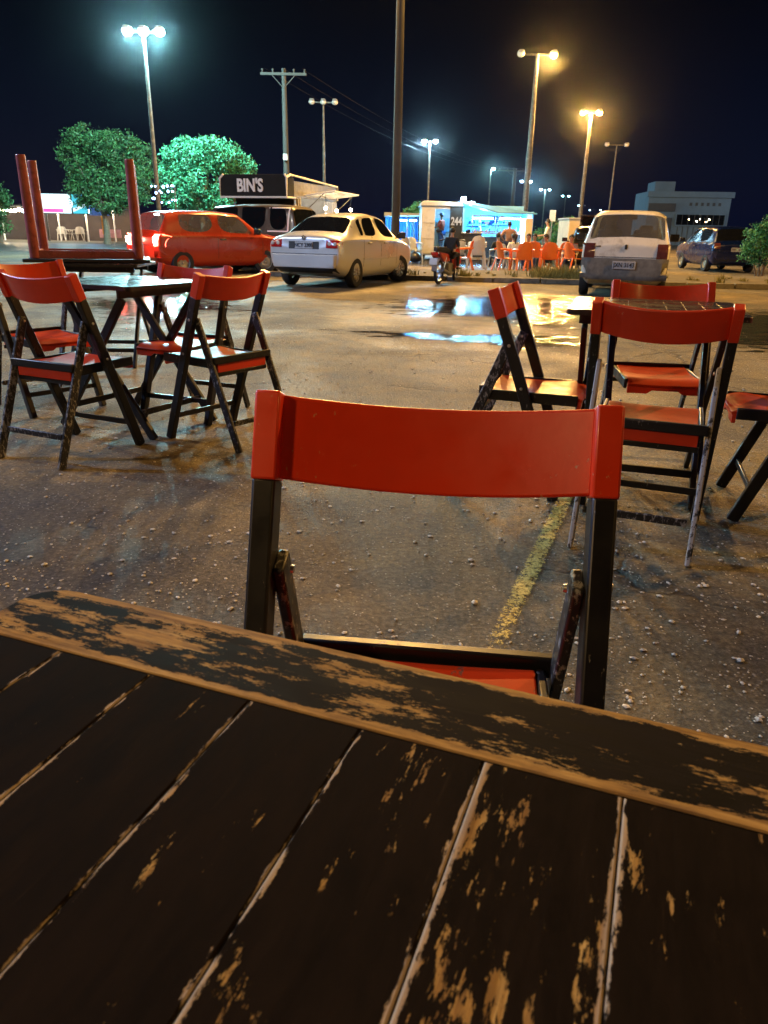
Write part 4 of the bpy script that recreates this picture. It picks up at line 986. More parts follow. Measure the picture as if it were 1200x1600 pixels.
kx = lambda px, Y=29.0: P(px, 360, Y).x
kz = lambda py, Y=29.0, px=760: P(px, py, Y).z
ks = empty('snack_kiosk', (kx(770), 29, 0), 0, 'glowing blue snack kiosk with two wide serving windows', 'kiosk'); ox = ks.location.x
def kb(pa, pb, za, zb, y0, y1): return ((kx(pa)+kx(pb))/2-ox, (y0+y1)/2, (za+zb)/2), (abs(kx(pb)-kx(pa)), y1-y0, abs(zb-za))
mb = MB()
for a in ((722, 832, .12, 2.0, 2.3, 2.36), (830, 832, .12, 1.75, 0, 2.3), (722, 724, .12, 1.9, 0, 2.3)): mb.box(*kb(*a))
mb.build('wall', 'kiosk_wall', ks)
MB().box(*kb(719, 834, .04, .12, -.3, 2.4)).build('floor', 'steel_panel', ks)
MB().add([(kx(720)-ox, -.1, kz(317)), (kx(775)-ox, -.5, kz(334)), (kx(834)-ox, -.4, kz(334)), (kx(834)-ox, 2.4, kz(330)), (kx(720)-ox, 2.4, kz(317)),
          (kx(720)-ox, -.1, kz(315)), (kx(775)-ox, -.5, kz(332)), (kx(834)-ox, -.4, kz(332)), (kx(834)-ox, 2.4, kz(328)), (kx(720)-ox, 2.4, kz(315))],
         [(0, 1, 2, 3, 4), (9, 8, 7, 6, 5), (0, 5, 6, 1), (1, 6, 7, 2), (2, 7, 8, 3), (3, 8, 9, 4), (4, 9, 5, 0)]).build('roof', 'blue_tarp', ks)
for nm, a, b in (('serving_window', 737, 774), ('serving_window', 777, 813)):
    mb = MB()
    for q in ((a, b, kz(338), kz(336), -.05, .02), (a, b, kz(363), kz(361), -.05, .02), (a, a+1.2, kz(363), kz(336), -.06, .03), (b-1.2, b, kz(363), kz(336), -.06, .03)): mb.box(*kb(*q))
    mb.build(nm, 'steel_panel', ks)
for a in ((721, 753, .12, .96, -.02, .5), (778, 830, .12, .96, -.02, .5)): MB().box(*kb(*a)).build('counter', 'counter_dark', ks, bevel=.01)
MB().box(*kb(754, 776, .12, .86, -.25, .45)).build('fridge', 'fridge_blue', ks, bevel=.02)
MB().box(*kb(721, 830, .96, 1.0, -.08, .55)).build('worktop', 'steel_panel', ks, bevel=.005)
for i, (a, b, z0_, z1_) in enumerate(((740, 772, 1.25, 1.30), (780, 812, 1.3, 1.34), (740, 772, 1.5, 1.53))): MB().box(*kb(a, b, z0_, z1_, 2.0, 2.28)).build('shelf', 'kiosk_shelf', ks)
for i in range(16):
    px = 742+4.3*i; hgt = random.uniform(.10, .2)
    c, s_ = kb(px, px+random.uniform(1.5, 3.3), 1.30, 1.30+hgt, 2.05, 2.2)
    MB().box(c, s_).build('packet', random.choice(['kiosk_shelf', 'cloth_coral', 'cloth_navy', 'white_trim', 'cloth_teal']), ks, bevel=.01)
for a in ((740, 771, kz(342), kz(340), .2, .3), (781, 811, kz(342), kz(340), .2, .3)): MB().box(*kb(*a)).build('tube_lamp', 'tube_cool', ks)
for px, wv in ((730, 90), (755, 175), (795, 175), (822, 60)): lamp_light('kiosk_light', (kx(px)-ox, .9, 1.50), (.12, .52, 1.0), wv, ks, .12)
MB().box(*kb(817, 828, .1, kz(340), -.45, -.30)).build('cream_pillar', 'cream_wall', ks, bevel=.01)
MB().box(*kb(812.5, 816.5, .1, kz(341), -.40, -.34)).build('lit_panel', 'tube_cool', ks)
for px, py in ((725, 311), (738, 318)):
    q = P(px, py, 28.9); 
    fl = MB().box((q.x-ox, .05, q.z-.0), (.20, .10, .16)).tube([(q.x-ox, .1, q.z-.05), (q.x-ox, .3, q.z-.30)], .015, 5).build('floodlight', 'lamp_housing', ks)
    MB().box((q.x-ox, -.01, q.z), (.17, .02, .13)).build('lens', 'lens_cool', fl)
    lamp_light('floodlight_light', (q.x-ox, -.15, q.z), COOL, 170, ks, .06)
MB().tube([(kx(776)-ox, -.05, .3), (kx(776)-ox, -.2, .95)], .012, 5).tube([(kx(773)-ox, -.5, .1), (kx(776)-ox, -.1, .95)], .01, 5).build('prop_rod', 'steel_panel', ks)
pc = []
for a in range(19): pc.append((kx(768.5)-ox+.17*math.cos(a*math.pi/9), -.12, 1.05+.17*math.sin(a*math.pi/9)))
MB().tube(pc, .012, 6, False).box((kx(768.5)-ox, -.12, 1.05), (.30, .015, .015)).box((kx(768.5)-ox, -.12, 1.05), (.015, .015, .30)).build('fan', 'steel_panel', ks)

# blue lit tent on the left of the white trailer
bx = lambda px: P(px, 360, 32.0).x
tn = empty('market_tent', (bx(636), 32, 0), 0, 'low tent glowing electric blue behind the silver sedan', 'tent'); ox2 = tn.location.x
MB().add([(bx(600)-ox2, -.2, 1.55), (bx(657)-ox2, -.2, 1.60), (bx(657)-ox2, 2.6, 1.60), (bx(600)-ox2, 2.6, 1.55), (bx(600)-ox2, -.2, 1.70), (bx(657)-ox2, -.2, 1.68), (bx(657)-ox2, 2.6, 1.72), (bx(600)-ox2, 2.6, 1.72)],
         [(0, 1, 2, 3), (7, 6, 5, 4), (0, 4, 5, 1), (1, 5, 6, 2), (2, 6, 7, 3), (3, 7, 4, 0)]).build('roof', 'tarp_grey', tn)
for px in (612, 636, 656): 
    for y in (-.1, 2.5): MB().tube([(bx(px)-ox2, y, 0), (bx(px)-ox2, y, 1.6)], .025, 6).build('post', 'steel_panel', tn)
rows = [[(bx(602+i*1.2)-ox2, 2.45+.06*math.sin(i*1.9), z) for i in range(46)] for z in (.08, .6, 1.1, 1.55)]
MB().sheet(rows, .01).build('back_curtain', 'blue_tarp', tn, smooth=True)
for px in (617, 631, 646):
    MB().box((bx(px)-ox2, .9, 1.42), (.30, .10, .05)).build('tube_lamp', 'tube_cool', tn); lamp_light('tent_light', (bx(px)-ox2, .9, 1.30), (.08, .42, 1.0), 130, tn, .1)

# cream trailer, blank sign board
c0 = P(905, 360, 33)
ct = empty('cream_trailer', (P(922, 360, 33).x, 33, 0), 0, 'cream box trailer behind the amber lamp post', 'trailer')
MB().box((0, 1, .98), (1.85, 2, 1.20)).build('shell', 'cream_wall', ct, bevel=.03); MB().box((0, 1, 1.62), (1.93, 2.1, .07)).build('roof', 'trailer_white', ct, bevel=.01)
for x in (-.34, .30): MB().box((x, -.008, .98), (.012, .014, 1.18)).build('panel_seam', 'grey_plastic', ct)
for x in (-.6, .6): MB().lathe([(.10, -.09), (.24, -.09), (.26, 0), (.24, .09), (.10, .09)], 16, Matrix.Rotation(math.pi/2, 3, 'Y'), (x, .2, .26)).build('wheel', 'tyre_rubber', ct, smooth=True)
q = P(863.5, 337, 38)
sb = empty('sign_board', (q.x, 38, 0), 0, 'blank white board on a thin post behind the standing man in white', 'sign')
MB().box((0, 0, q.z), (.29, .03, .50)).build('board', 'sign_white', sb, bevel=.004); MB().tube([(0, .04, 0), (0, .04, q.z)], .025, 6).build('post', 'steel_panel', sb)
lamp_light('sign_light', (-.4, -1.6, q.z+1.2), WHITE, 0.001, sb, .1)

# two storey building far on the right
b0, b1 = P(1009, 360, 95), P(1132, 360, 95)
bd = empty('office_building', ((b0.x+b1.x)/2, 95, 0), R(-6), 'bluish grey two storey building with a dark ribbon window', 'building'); bw = (b1.x-b0.x); Hh = P(1070, 299, 95).z
wl = MB().box((0, 4, Hh/2), (bw, 8, Hh)).build('wall', 'building_render', bd)
MB().box((0, -.08, Hh-.35), (bw+.5, .5, .65)).build('parapet', 'building_render', bd, bevel=.03)
MB().box((-bw*.30, 3, Hh+.55), (bw*.25, 4, 1.15)).build('roof_block', 'building_render', bd, bevel=.03)
fr = MB().box((bw*.16, -.12, 3.55), (bw*.60, .25, .14)).box((bw*.16, -.12, 2.25), (bw*.60, .25, .14)).box((-bw*.14, -.12, 2.9), (.14, .25, 1.16)).box((bw*.46, -.12, 2.9), (.14, .25, 1.16)).build('window_frame', 'building_render', bd)
MB().box((bw*.16, -.02, 2.9), (bw*.595, .06, 1.15)).build('ribbon_window', 'dark_glass', bd)
for i in range(7): MB().box((-bw*.06+i*bw*.075, -.09, 2.9), (.06, .08, 1.15)).build('mullion', 'building_dark', bd)
for x in (.02, .12, .16, .24, .27): MB().box((bw*x, -.075, 2.8+.5*math.sin(x*50)*.4), (.14, .02, .10)).build('lit_lamp_inside', 'bulb_warm', bd)
MB().box((-bw*.27, -.10, 1.55), (bw*.17, .1, 3.1)).build('entrance', 'building_dark', bd)
MB().box((-bw*.33, -.14, 4.25), (bw*.33, .12, .9)).build('upper_panel', 'building_dark', bd, bevel=.02)
for i in range(6): MB().box((bw*(.02+.07*i), -.03, 4.65), (bw*.03, .05, .35)).build('vent_window', 'building_dark', bd)
for i in range(9): MB().box((-bw*.1+i*bw*.065, -.05, 1.1), (.05, .06, 2.0)).build('gate_bar', 'building_dark', bd)
lamp_post('added cool fill lamp beyond the right edge lighting the far building', 0, 0, 0, 1, (.32, .60, 1.0), 2400, pos=(50, 78), H=9, arm=-.5)  # unseen post added so the far building catches light

# ------------------------------------------------------------------ roadside bar on the far left
BY = 49.0
qx = lambda px: P(px, 350, BY).x
br = empty('roadside_bar', (qx(95), BY, 0), R(8), 'open roadside bar with a string of white bulbs along its eaves', 'bar'); xo = br.location.x
bwid = qx(185)-qx(-40); bc = (qx(185)+qx(-40))/2-xo
MB().box((bc, 4.2, 1.1), (bwid, .15, 2.2)).build('wall', 'stucco', br)
MB().box((bc, 2.0, 1.98), (bwid+.4, 4.6, .08)).build('roof', 'building_dark', br)
for i in range(6): MB().tube([(bc-bwid*.46+i*bwid*.184, -.1, 0), (bc-bwid*.46+i*bwid*.184, -.1, 1.96)], .05, 8).build('post', 'white_trim', br)
rows = []
nn = 56
for i in range(nn): rows.append(i)
strg = MB().tube([(bc-bwid*.47+i*bwid*.94/40, -.35, 1.86-.08*abs(math.sin(i*.55))) for i in range(41)], .008, 4).build('bulb_string', 'wire_black', br)
for i in range(34):
    MB().ball((bc-bwid*.46+(i+.5)*bwid*.92/34, -.35, 1.80-.08*abs(math.sin((i+.5)*1.1))), .105, 7).build('bulb', 'bulb_warm' if i % 4 else 'lens_cool', strg, smooth=True)
for i in range(4): lamp_light('bar_light', (bc-bwid*.38+i*bwid*.25, 1.6, 1.75), (1, .80, .62), 30, br, .1)
rows = [[(qx(143)-xo+.12*j/1, -.6+.0*j+.03*(j % 2), z) for j in range(12)] for z in (1.55, 2.15)]
MB().sheet(rows, .02).build('corrugated_fascia', 'roof_sheet', br)
lamp_light('fascia_light', (qx(150)-xo, -1.5, 2.6), (.4, .6, 1), 40, br, .1)
MB().box((qx(160)-xo, -.4, 1.0), (.10, .10, 1.1)).build('yellow_post', 'amber_reflector', br); MB().box((qx(168)-xo, 0, .5), (1.3, .2, .5)).build('counter', 'cloth_pink', br)
# lit advertising screen above the bar
sc = empty('advertising_screen', (qx(111), BY-.8, 0), R(8), 'bright white and cyan advertising screen above the bar roof', 'screen')
emis('screen_white', (.62, .90, 1.0), 1.5, (.02, .02, .02)); emis('screen_cyan', (.05, .55, .70), 1.0, (.02, .02, .02)); emis('screen_pink', (.9, .10, .50), 1.0, (.02, .02, .02)); emis('screen_blue', (.05, .25, .60), 1.0, (.02, .02, .02))
za, zb = kz(334, BY, 111), kz(304, BY, 111); sw = 2.75; zm = (za+zb)/2; zh = zb-za
MB().box((0, .10, zm), (sw+.06, .16, zh+.06)).build('cabinet', 'black_plastic', sc, bevel=.01)
MB().box((-.42, .01, zm+.0), (sw*.62, .03, zh-.02)).build('screen_panel', 'screen_white', sc)
MB().box((.95, .008, zm), (sw*.30, .03, zh-.02)).build('screen_panel', 'screen_cyan', sc)
MB().box((-.62, -.008, za+.16), (sw*.42, .02, .20)).build('screen_stripe', 'screen_pink', sc)
pw_ = MB().prism([(.55, za+.1), (1.3, za+.42), (1.3, za+.62), (.55, za+.30)], -.03, -.01, 'y').build('screen_swoosh', 'screen_white', sc)
MB().lathe([(.0001, .0), (.30, 0)], 20, Matrix.Rotation(math.pi/2, 3, 'X'), (.28, -.022, zm)).build('screen_disc', 'screen_white', sc)
MB().prism([(.62, zb-.05), (1.34, zb-.05), (1.34, zb-.42), (.9, zb-.2)], -.02, -.005, 'y').build('screen_corner', 'screen_blue', sc)
for s in (-1, 1): MB().tube([(s*1.1, .12, 0), (s*1.1, .12, za)], .05, 8).build('post', 'pole_steel', sc)
lamp_light('screen_light', (0, -.6, zm), (.5, .9, 1.0), 30, sc, .3)

# ------------------------------------------------------------------ trees and bushes
def tree(name, label, base, lobes, H, nleaf, leaf, mat, trunk_r=.14, cat='tree', group=None, thin=0.35, limbs=True):
    r = empty(name, base, random.random()*6, label, cat, group); r.rotation_euler = (0, 0, 0)
    tk = MB(); top = min(l[2] for l in lobes)
    if limbs:
        tk.tube([(0, 0, 0), (.05, .02, top*.4), (-.04, .05, top*.8), (.02, 0, top+.2)], [trunk_r, trunk_r*.8, trunk_r*.62, trunk_r*.4], 9)
        for (x, y, z, a, b, c) in lobes: tk.tube([(0, 0, top*.65), (x*.35, y*.35, top*.65+(z-top*.65)*.45), (x*.85, y*.85, z)], [trunk_r*.5, trunk_r*.32, trunk_r*.10], 6)
    else:
        for (x, y, z, a, b, c) in lobes: tk.tube([(x*.3, y*.3, 0), (x*.6, y*.5, z*.5), (x, y, z)], [trunk_r, trunk_r*.6, trunk_r*.3], 6)
    tk.build('trunk', 'bark', r, smooth=True)
    if limbs:                                                  # knobs that break the outline of each mass
        lobes = [l[:3]+tuple(q*.88 for q in l[3:]) for l in lobes]
        for (x, y, z, a, b, c) in list(lobes):
            for _ in range(7):
                d = Vector((random.gauss(0, 1), random.gauss(0, 1), random.gauss(.2, .9))).normalized(); k = random.uniform(.18, .40)
                lobes.append((x+d.x*a*.92, y+d.y*b*.92, z+d.z*c*.92, a*k, b*k, c*k))
    vol = np.array([l[3]*l[4]*l[5] for l in lobes])**.67; cnt = (vol/vol.sum()*nleaf).astype(int)
    V = []; T = []
    for (x, y, z, a, b, c), n in zip(lobes, cnt):
        # twig clusters near the lobe's surface, leaves round each twig
        nc = max(6, n//16); d = rng.normal(size=(nc, 3)); d /= np.linalg.norm(d, axis=1)[:, None]
        rad = 1-thin*rng.random(nc)**1.5 + .10*np.sin(d[:, 0]*7+x)*np.sin(d[:, 2]*6+y)
        cc = np.array([x, y, z])+d*rad[:, None]*np.array([a, b, c]); tone = rng.random(nc)
        for q in range(nc):
            m = n//nc; p = cc[q]+rng.normal(size=(m, 3))*leaf*np.array([1.5, 1.5, 1.1])
            u = rng.normal(size=(m, 3)); u /= np.linalg.norm(u, axis=1)[:, None]; w_ = rng.normal(size=(m, 3)); w_ -= (w_*u).sum(1)[:, None]*u; w_ /= np.linalg.norm(w_, axis=1)[:, None]
            s = leaf*(.6+.7*rng.random(m))[:, None]
            V.append(np.stack([p-u*s, p-w_*s*.42, p+u*s, p+w_*s*.42], 1).reshape(-1, 3)); T.append(np.repeat(np.clip(tone[q]+rng.normal(size=m)*.15, 0, 1), 4))
    V = np.concatenate(V); T = np.concatenate(T); n = len(V)//4
    me = bpy.data.meshes.new('crown'); me.vertices.add(len(V)); me.vertices.foreach_set('co', V.ravel())
    me.loops.add(n*4); me.loops.foreach_set('vertex_index', np.arange(n*4)); me.polygons.add(n); me.polygons.foreach_set('loop_start', np.arange(n)*4); me.polygons.foreach_set('loop_total', np.full(n, 4))
    me.update(); a = me.attributes.new('tone', 'FLOAT', 'POINT'); a.data.foreach_set('value', T.astype(np.float32)); link('crown', me, mat, r)
    return r
def lobe(px, py, rx, ry, Y, bx, dy=0): 
    q = P(px, py, Y+dy); s = 1215/Y
    return (q.x-bx, dy, q.z, rx/s, rx/s*.8, ry/s*.93)
Y = 43; b = P(168, 380, Y).x
tree('shade_tree', 'broad dark green tree left of the cyan lamp post, behind the upturned table legs', (b, Y, 0),
     [lobe(*a, Y, b, d) for a, d in (((140, 222, 38, 28), 0), ((185, 232, 36, 30), -.4), ((222, 258, 28, 30), .2), ((150, 270, 42, 40), .3), ((200, 290, 42, 36), 0), ((128, 300, 24, 30), .2), ((165, 312, 36, 24), 0), ((105, 240, 14, 22), .2))], 6, 26000, .080, 'leaf_dark', .20, group='trees along the street')
Y = 37; b = P(318, 380, Y).x
tree('shade_tree', 'bright teal green rounded tree between the lamp post and the food trailer', (b, Y, 0),
     [lobe(*a, Y, b, d) for a, d in (((290, 243, 38, 30), 0), ((335, 240, 42, 28), -.3), ((372, 262, 28, 24), .2), ((270, 275, 26, 34), .1), ((320, 280, 50, 34), 0), ((380, 290, 22, 22), 0), ((300, 310, 46, 26), .2), ((345, 312, 40, 26), 0))], 5, 26000, .072, 'leaf_green', .16, group='trees along the street')
Y = 41; b = P(2, 380, Y).x
tree('shade_tree', 'dark tree cut off by the left edge of the photo', (b, Y, 0), [lobe(*a, Y, b, 0) for a in ((-8, 325, 24, 26), (-20, 305, 30, 30), (0, 350, 16, 14))], 3, 3000, .09, 'leaf_dark', .12, group='trees along the street')
Y = 34; b = P(645, 380, Y).x
tree('young_tree', 'small pale green branch rising above the blue tent roof', (b, Y, 0), [lobe(*a, Y, b, 0) for a in ((637, 331, 5, 4), (644, 326, 6, 3.5), (652, 321, 5, 4), (648, 330, 6, 3))], 2, 900, .05, 'leaf_green', .05)
Y = 40; b = P(870, 380, Y).x
tree('bush', 'lit green bush behind the seated people and the blank board', (b, Y, 0), [lobe(*a, Y, b, 0) for a in ((845, 372, 12, 14), (866, 362, 16, 18), (884, 358, 14, 20), (876, 376, 18, 14))], 2, 3600, .06, 'leaf_green', .05, 'bush', limbs=False)
Y = 20.5; b = P(1195, 400, Y).x
tree('bush', 'green bush at the right edge of the photo beside the blue hatchback', (b, Y, 0), [lobe(*a, Y, b, 0) for a in ((1188, 375, 24, 28), (1172, 392, 14, 18), (1205, 362, 26, 24), (1200, 398, 28, 18))], 1.4, 6500, .035, 'leaf_green', .03, 'bush', limbs=False)

emis('fairy_blue', (.25, .45, 1.0), 14)
fl_ = P(255, 303, 30); fw = empty('fairy_lights', (fl_.x, 30, 0), 0, 'small tangle of blue and white fairy lights above the roof of the red hatchback', 'fairy lights')
pts = [Vector((math.sin(i*1.7)*.42, .1*math.cos(i*2.1), fl_.z+.30*math.sin(i*.9+1))) for i in range(17)]
MB().tube(pts, .006, 4).build('cord', 'wire_black', fw)
MB().tube([(.45, 0, 0), (.45, 0, fl_.z+.3)], .03, 6).build('post', 'pole_steel', fw)
for i, p_ in enumerate(pts): MB().ball(p_, .030 if i % 3 else .045, 6).build('bulb', 'fairy_blue' if i % 4 else 'lens_cool', fw, smooth=True)
# menu boards, bottles and pans that crowd the stalls
MB().box(*kb(782, 790, 1.36, 1.62, 2.20, 2.27)).build('menu_board', 'cloth_navy', ks); MB().box(*kb(793, 799, 1.36, 1.62, 2.20, 2.27)).build('menu_board', 'cloth_coral', ks)
for i, px in enumerate((742, 746, 751, 760, 765, 782, 786, 803, 807)):
    c_, s_ = kb(px, px+1.4, 1.0, 1.14+.04*(i % 3), .1, .17)
    MB().lathe([(.001, 0), (s_[0]*.9, 0), (s_[0]*.9, s_[2]*.6), (s_[0]*.35, s_[2]*.8), (s_[0]*.35, s_[2]), (.001, s_[2])], 8, None, (c_[0], c_[1], 1.0)).build('bottle', ('cloth_coral', 'cloth_teal', 'white_trim')[i % 3], ks, smooth=True)
# ------------------------------------------------------------------ plastic armchairs
def plastic_chair(mat):
    r = empty('plastic_chair', (0, 0, 0)); n = 14; rows = []
    for i in range(10):
        z = .40+.44*i/9; hw = .23-.03*(i/9)+(-.05*(max(0, i-7)/2)**2)
        rows.append([(t*hw, -.20-.10*(i/9)-.07*(1-t*t)+.07, z+.035*(1-t*t)*(i/9)) for t in [-1+2*j/10 for j in range(11)]])
    MB().sheet(rows, .012).build('backrest', mat, r, bevel=.003)
    rows = [[(t*(.22+.02*i/8), -.22+.46*i/8, .43-.02*math.sin(math.pi*i/8)-.015*(1-t*t)-(.03 if i == 8 else 0)) for t in [-1+2*j/8 for j in range(9)]] for i in range(9)]
    MB().sheet(rows, -.012).build('seat', mat, r, bevel=.003)
    for s in (-1, 1):
        MB().tube([(s*.205, -.27, .66), (s*.25, -.18, .67), (s*.265, .02, .655), (s*.26, .20, .635), (s*.25, .235, .60), (s*.235, .235, .43)], [.018, .026, .028, .026, .020, .018], 8).build('armrest', mat, r, smooth=True)
        MB().beam((s*.27, .26, 0), (s*.225, .215, .43), .030, .050, (0, 1, 0)).build('leg', mat, r, bevel=.008)
        MB().beam((s*.24, -.33, 0), (s*.20, -.20, .43), .030, .050, (0, 1, 0)).build('leg', mat, r, bevel=.008)
    return r
pO = plastic_chair('orange_plastic'); pW = plastic_chair('white_plastic'); firstO = firstW = True
def put_plastic(px, py, rz, mat, label, s=.92):
    global firstO, firstW
    src = pO if mat == 'o' else pW
    if (firstO if mat == 'o' else firstW): c = src
    else: c = copy_tree(src)
    if mat == 'o': firstO = False
    else: firstW = False
    g = G(px, py); c.location = (g.x, g.y, 0); c.rotation_euler = (0, 0, R(rz)); c.scale = (s,)*3
    tag(c, label, 'chair', ('orange' if mat == 'o' else 'white')+' plastic armchairs')
put_plastic(788, 428, -75, 'o', 'orange plastic armchair side on, leftmost of the orange row')
put_plastic(814, 430, 8, 'o', 'orange plastic armchair with broad back towards us, left of the grass tuft')
put_plastic(834, 424, -25, 'o', 'yellowish orange plastic armchair half hidden between two others')
put_plastic(856, 429, -12, 'o', 'orange plastic armchair behind the grass tuft on the kerb')
put_plastic(874, 423, 25, 'o', 'second orange plastic armchair from the white hatchback')
put_plastic(893, 427, -60, 'o', 'orange plastic armchair closest to the white hatchback')
put_plastic(722, 426, 80, 'o', 'orange plastic armchair just right of the motorcycle')
put_plastic(744, 419, 3, 'w', 'grey white plastic armchair in front of the dark kiosk counter')
g = G(744, 418)
for i in (1, 2):
    c = copy_tree(pW); c.location = (pW.location.x, pW.location.y+.02*i, .055*i); c.rotation_euler = (0, 0, R(3)); c.scale = (.92,)*3
    tag(c, 'white plastic armchair nested in the stack by the kiosk, '+('second from the ground' if i == 1 else 'topmost'), 'chair', 'white plastic armchairs')
put_plastic(712, 417, 40, 'w', 'white plastic armchair between the motorcycle and the chair stack')
put_plastic(628, 408, 30, 'w', 'white plastic armchair in front of the blue tent, nearest the sedan')
put_plastic(646, 407, -30, 'w', 'white plastic armchair at the right post of the blue tent')
put_plastic(903, 418, 20, 'w', 'white plastic armchair beside the tail lamp of the white hatchback')
for i, px in enumerate((97, 107, 121, 131)):
    put_plastic(px, 375.5, (20, -40, 60, -10)[i], 'w', ('first', 'second', 'third', 'fourth')[i]+' white plastic armchair from the left outside the roadside bar', 1.0)
# plastic table among the orange chairs
g = G(848, 415)
pt = empty('plastic_table', (g.x, g.y, 0), R(10), 'white plastic table among the seated people and orange chairs', 'table')
MB().box((0, 0, .62), (.72, .72, .03)).build('tabletop', 'white_plastic', pt, bevel=.012)
for sx in (-1, 1):
    for sy in (-1, 1): MB().beam((sx*.32, sy*.32, 0), (sx*.28, sy*.28, .61), .05, .05).build('leg', 'white_plastic', pt, bevel=.01)

# ------------------------------------------------------------------ people
def skinned(pts, edges, rad, name, mat, parent, root=0, sub=2):
    me = bpy.data.meshes.new(name); me.from_pydata([Vector(p) for p in pts], edges, []); o = bpy.data.objects.new(name, me); COL.objects.link(o); o.parent = parent
    o.modifiers.new('skin', 'SKIN').use_smooth_shade = True
    if not me.skin_vertices: me.skin_vertices.new()
    for i, rr in enumerate(rad):
        sv = me.skin_vertices[0].data[i]; sv.radius = (rr, rr) if not hasattr(rr, '__len__') else rr; sv.use_root = (i == root)
    s = o.modifiers.new('sub', 'SUBSURF'); s.levels = sub; s.render_levels = sub
    me.materials.append(MATS[mat]); baked(o); o.data.materials.clear(); o.data.materials.append(MATS[mat])
    o.data.polygons.foreach_set('use_smooth', [True]*len(o.data.polygons))
    return o
def person(loc, rz, pose, shirt, trousers, label, scale=.85, long_hair=False, arm='down', cap=None):
    r = empty('person', loc, rz, label, 'person', 'people at the food stalls', scale)
    if pose == 'stand':
        hip = .93; knee = [(-.10, .02, .50), (.11, .05, .50)]; ank = [(-.11, -.03, .08), (.13, .02, .08)]; hy = 0
    else:
        hip = .50; knee = [(-.12, .40, .50), (.13, .42, .49)]; ank = [(-.13, .40, .08), (.14, .36, .08)]; hy = 0
    sh = hip+.48; P_ = []; E_ = []; Rr = []
    def v(p, rad, par=None): P_.append(p); Rr.append(rad); i = len(P_)-1; (E_.append((par, i)) if par is not None else None); return i
    ln = .06 if pose == 'sit' else .0
    pel = v((0, hy, hip), (.155, .11)); wa = v((0, hy+ln*.2, hip+.18), (.135, .10), pel); ch = v((0, hy+ln*.6, hip+.36), (.165, .115), wa); nb = v((0, hy+ln, sh+.02), (.075, .07), ch)
    nk = v((0, hy+ln+.01, sh+.10), .052, nb); h1_ = v((0, hy+ln+.03, sh+.17), (.066, .075), nk); h2 = v((0, hy+ln+.03, sh+.26), (.076, .090), h1_); v((0, hy+ln+.02, sh+.32), (.050, .060), h2)
    arms = []
    for k, s in enumerate((-1, 1)):
        s0 = v((s*.19, hy+ln*.8, sh-.02), .055, ch)
        if arm == 'down': el, wr_ = (s*.25, -.03, sh-.30), (s*.26, .06, sh-.54)
        elif arm == 'reach': el, wr_ = (s*.24, .12, sh-.25), (s*.16, .36, sh-.20)
        elif arm == 'hips': el, wr_ = (s*.36, -.05, sh-.26), (s*.20, .05, sh-.42)
        else: el, wr_ = (s*.25, .08, sh-.27), (s*.16, .33, sh-.30)
        e = v(el, .042, s0); w2 = v(wr_, .030, e); dr = (Vector(wr_)-Vector(el)).normalized(); hd_ = v(Vector(wr_)+dr*.06, (.036, .022), w2); arms.append((s0, e, w2))
        sd = dr.orthogonal().normalized(); cr = dr.cross(sd)
        for q, (off, ln_) in enumerate(((-.03, .065), (-.01, .078), (.01, .075), (.03, .058))):
            m1 = v(Vector(wr_)+dr*(.06+ln_*.55)+sd*off, .0085, hd_); v(Vector(wr_)+dr*(.06+ln_)+sd*off*1.05+cr*.02, .0075, m1)
        th = v(Vector(wr_)+dr*.05+sd*.05, .010, w2); v(Vector(wr_)+dr*.09+sd*.062, .009, th)
    legs = []
    for k, s in enumerate((-1, 1)):
        hj = v((s*.10, hy+.02, hip-.04), .088, pel); kn = v(knee[k], .058, hj); an = v(ank[k], .040, kn); ft = v((ank[k][0]+s*.02, ank[k][1]+.15, .045), (.042, .03), an); legs.append((hj, kn, an, ft))
    body = skinned(P_, E_, Rr, 'body', 'skin', r)
    # shirt: torso and upper arms; trousers: pelvis and legs
    def sub_(idx, edges, infl, name, mat):
        mp = {i: k for k, i in enumerate(idx)}
        rr = [tuple(q+infl for q in (Rr[i] if hasattr(Rr[i], '__len__') else (Rr[i], Rr[i]))) for i in idx]
        return skinned([P_[i] for i in idx], [(mp[a], mp[b]) for a, b in edges], rr, name, mat, r)
    i = [pel, wa, ch, nb]; e = [(pel, wa), (wa, ch), (ch, nb)]
    mids = []
    for s0, el, w2 in arms: i += [s0, el]; e += [(ch, s0), (s0, el)]
    sub_(i, e, .016, 'shirt', shirt)
    i = [pel]; e = []
    for hj, kn, an, ft in legs: i += [hj, kn, an]; e += [(pel, hj), (hj, kn), (kn, an)]
    sub_(i, e, .014, 'trousers', trousers)
    hc = Vector((0, hy+ln+.03, sh+.235))
    mb = MB(); rows = []
    for a in range(9):
        th = math.radians(8+ (118 if not long_hair else 128)*a/8); row = []
        for b_ in range(16):
            ph = 2*math.pi*b_/16; f = math.sin(ph)              # front has +y
            t2 = th*(1-.42*max(0, f)); rr = .100 if a < 8 else .094
            row.append((hc.x+rr*.88*math.sin(t2)*math.cos(ph), hc.y+rr*1.02*math.sin(t2)*math.sin(ph)-.006, hc.z+.01+rr*1.12*math.cos(t2)))
        rows.append(row)
    mb.grid(rows, True).add([rows[0][q] for q in range(16)], [tuple(range(16))])
    if long_hair: mb.tube([hc+Vector((0, -.085, .05)), hc+Vector((0, -.13, -.06)), hc+Vector((0, -.13, -.26))], [.05, .05, .02], 8)
    mb.build('hair', 'hair_black', body, smooth=True)
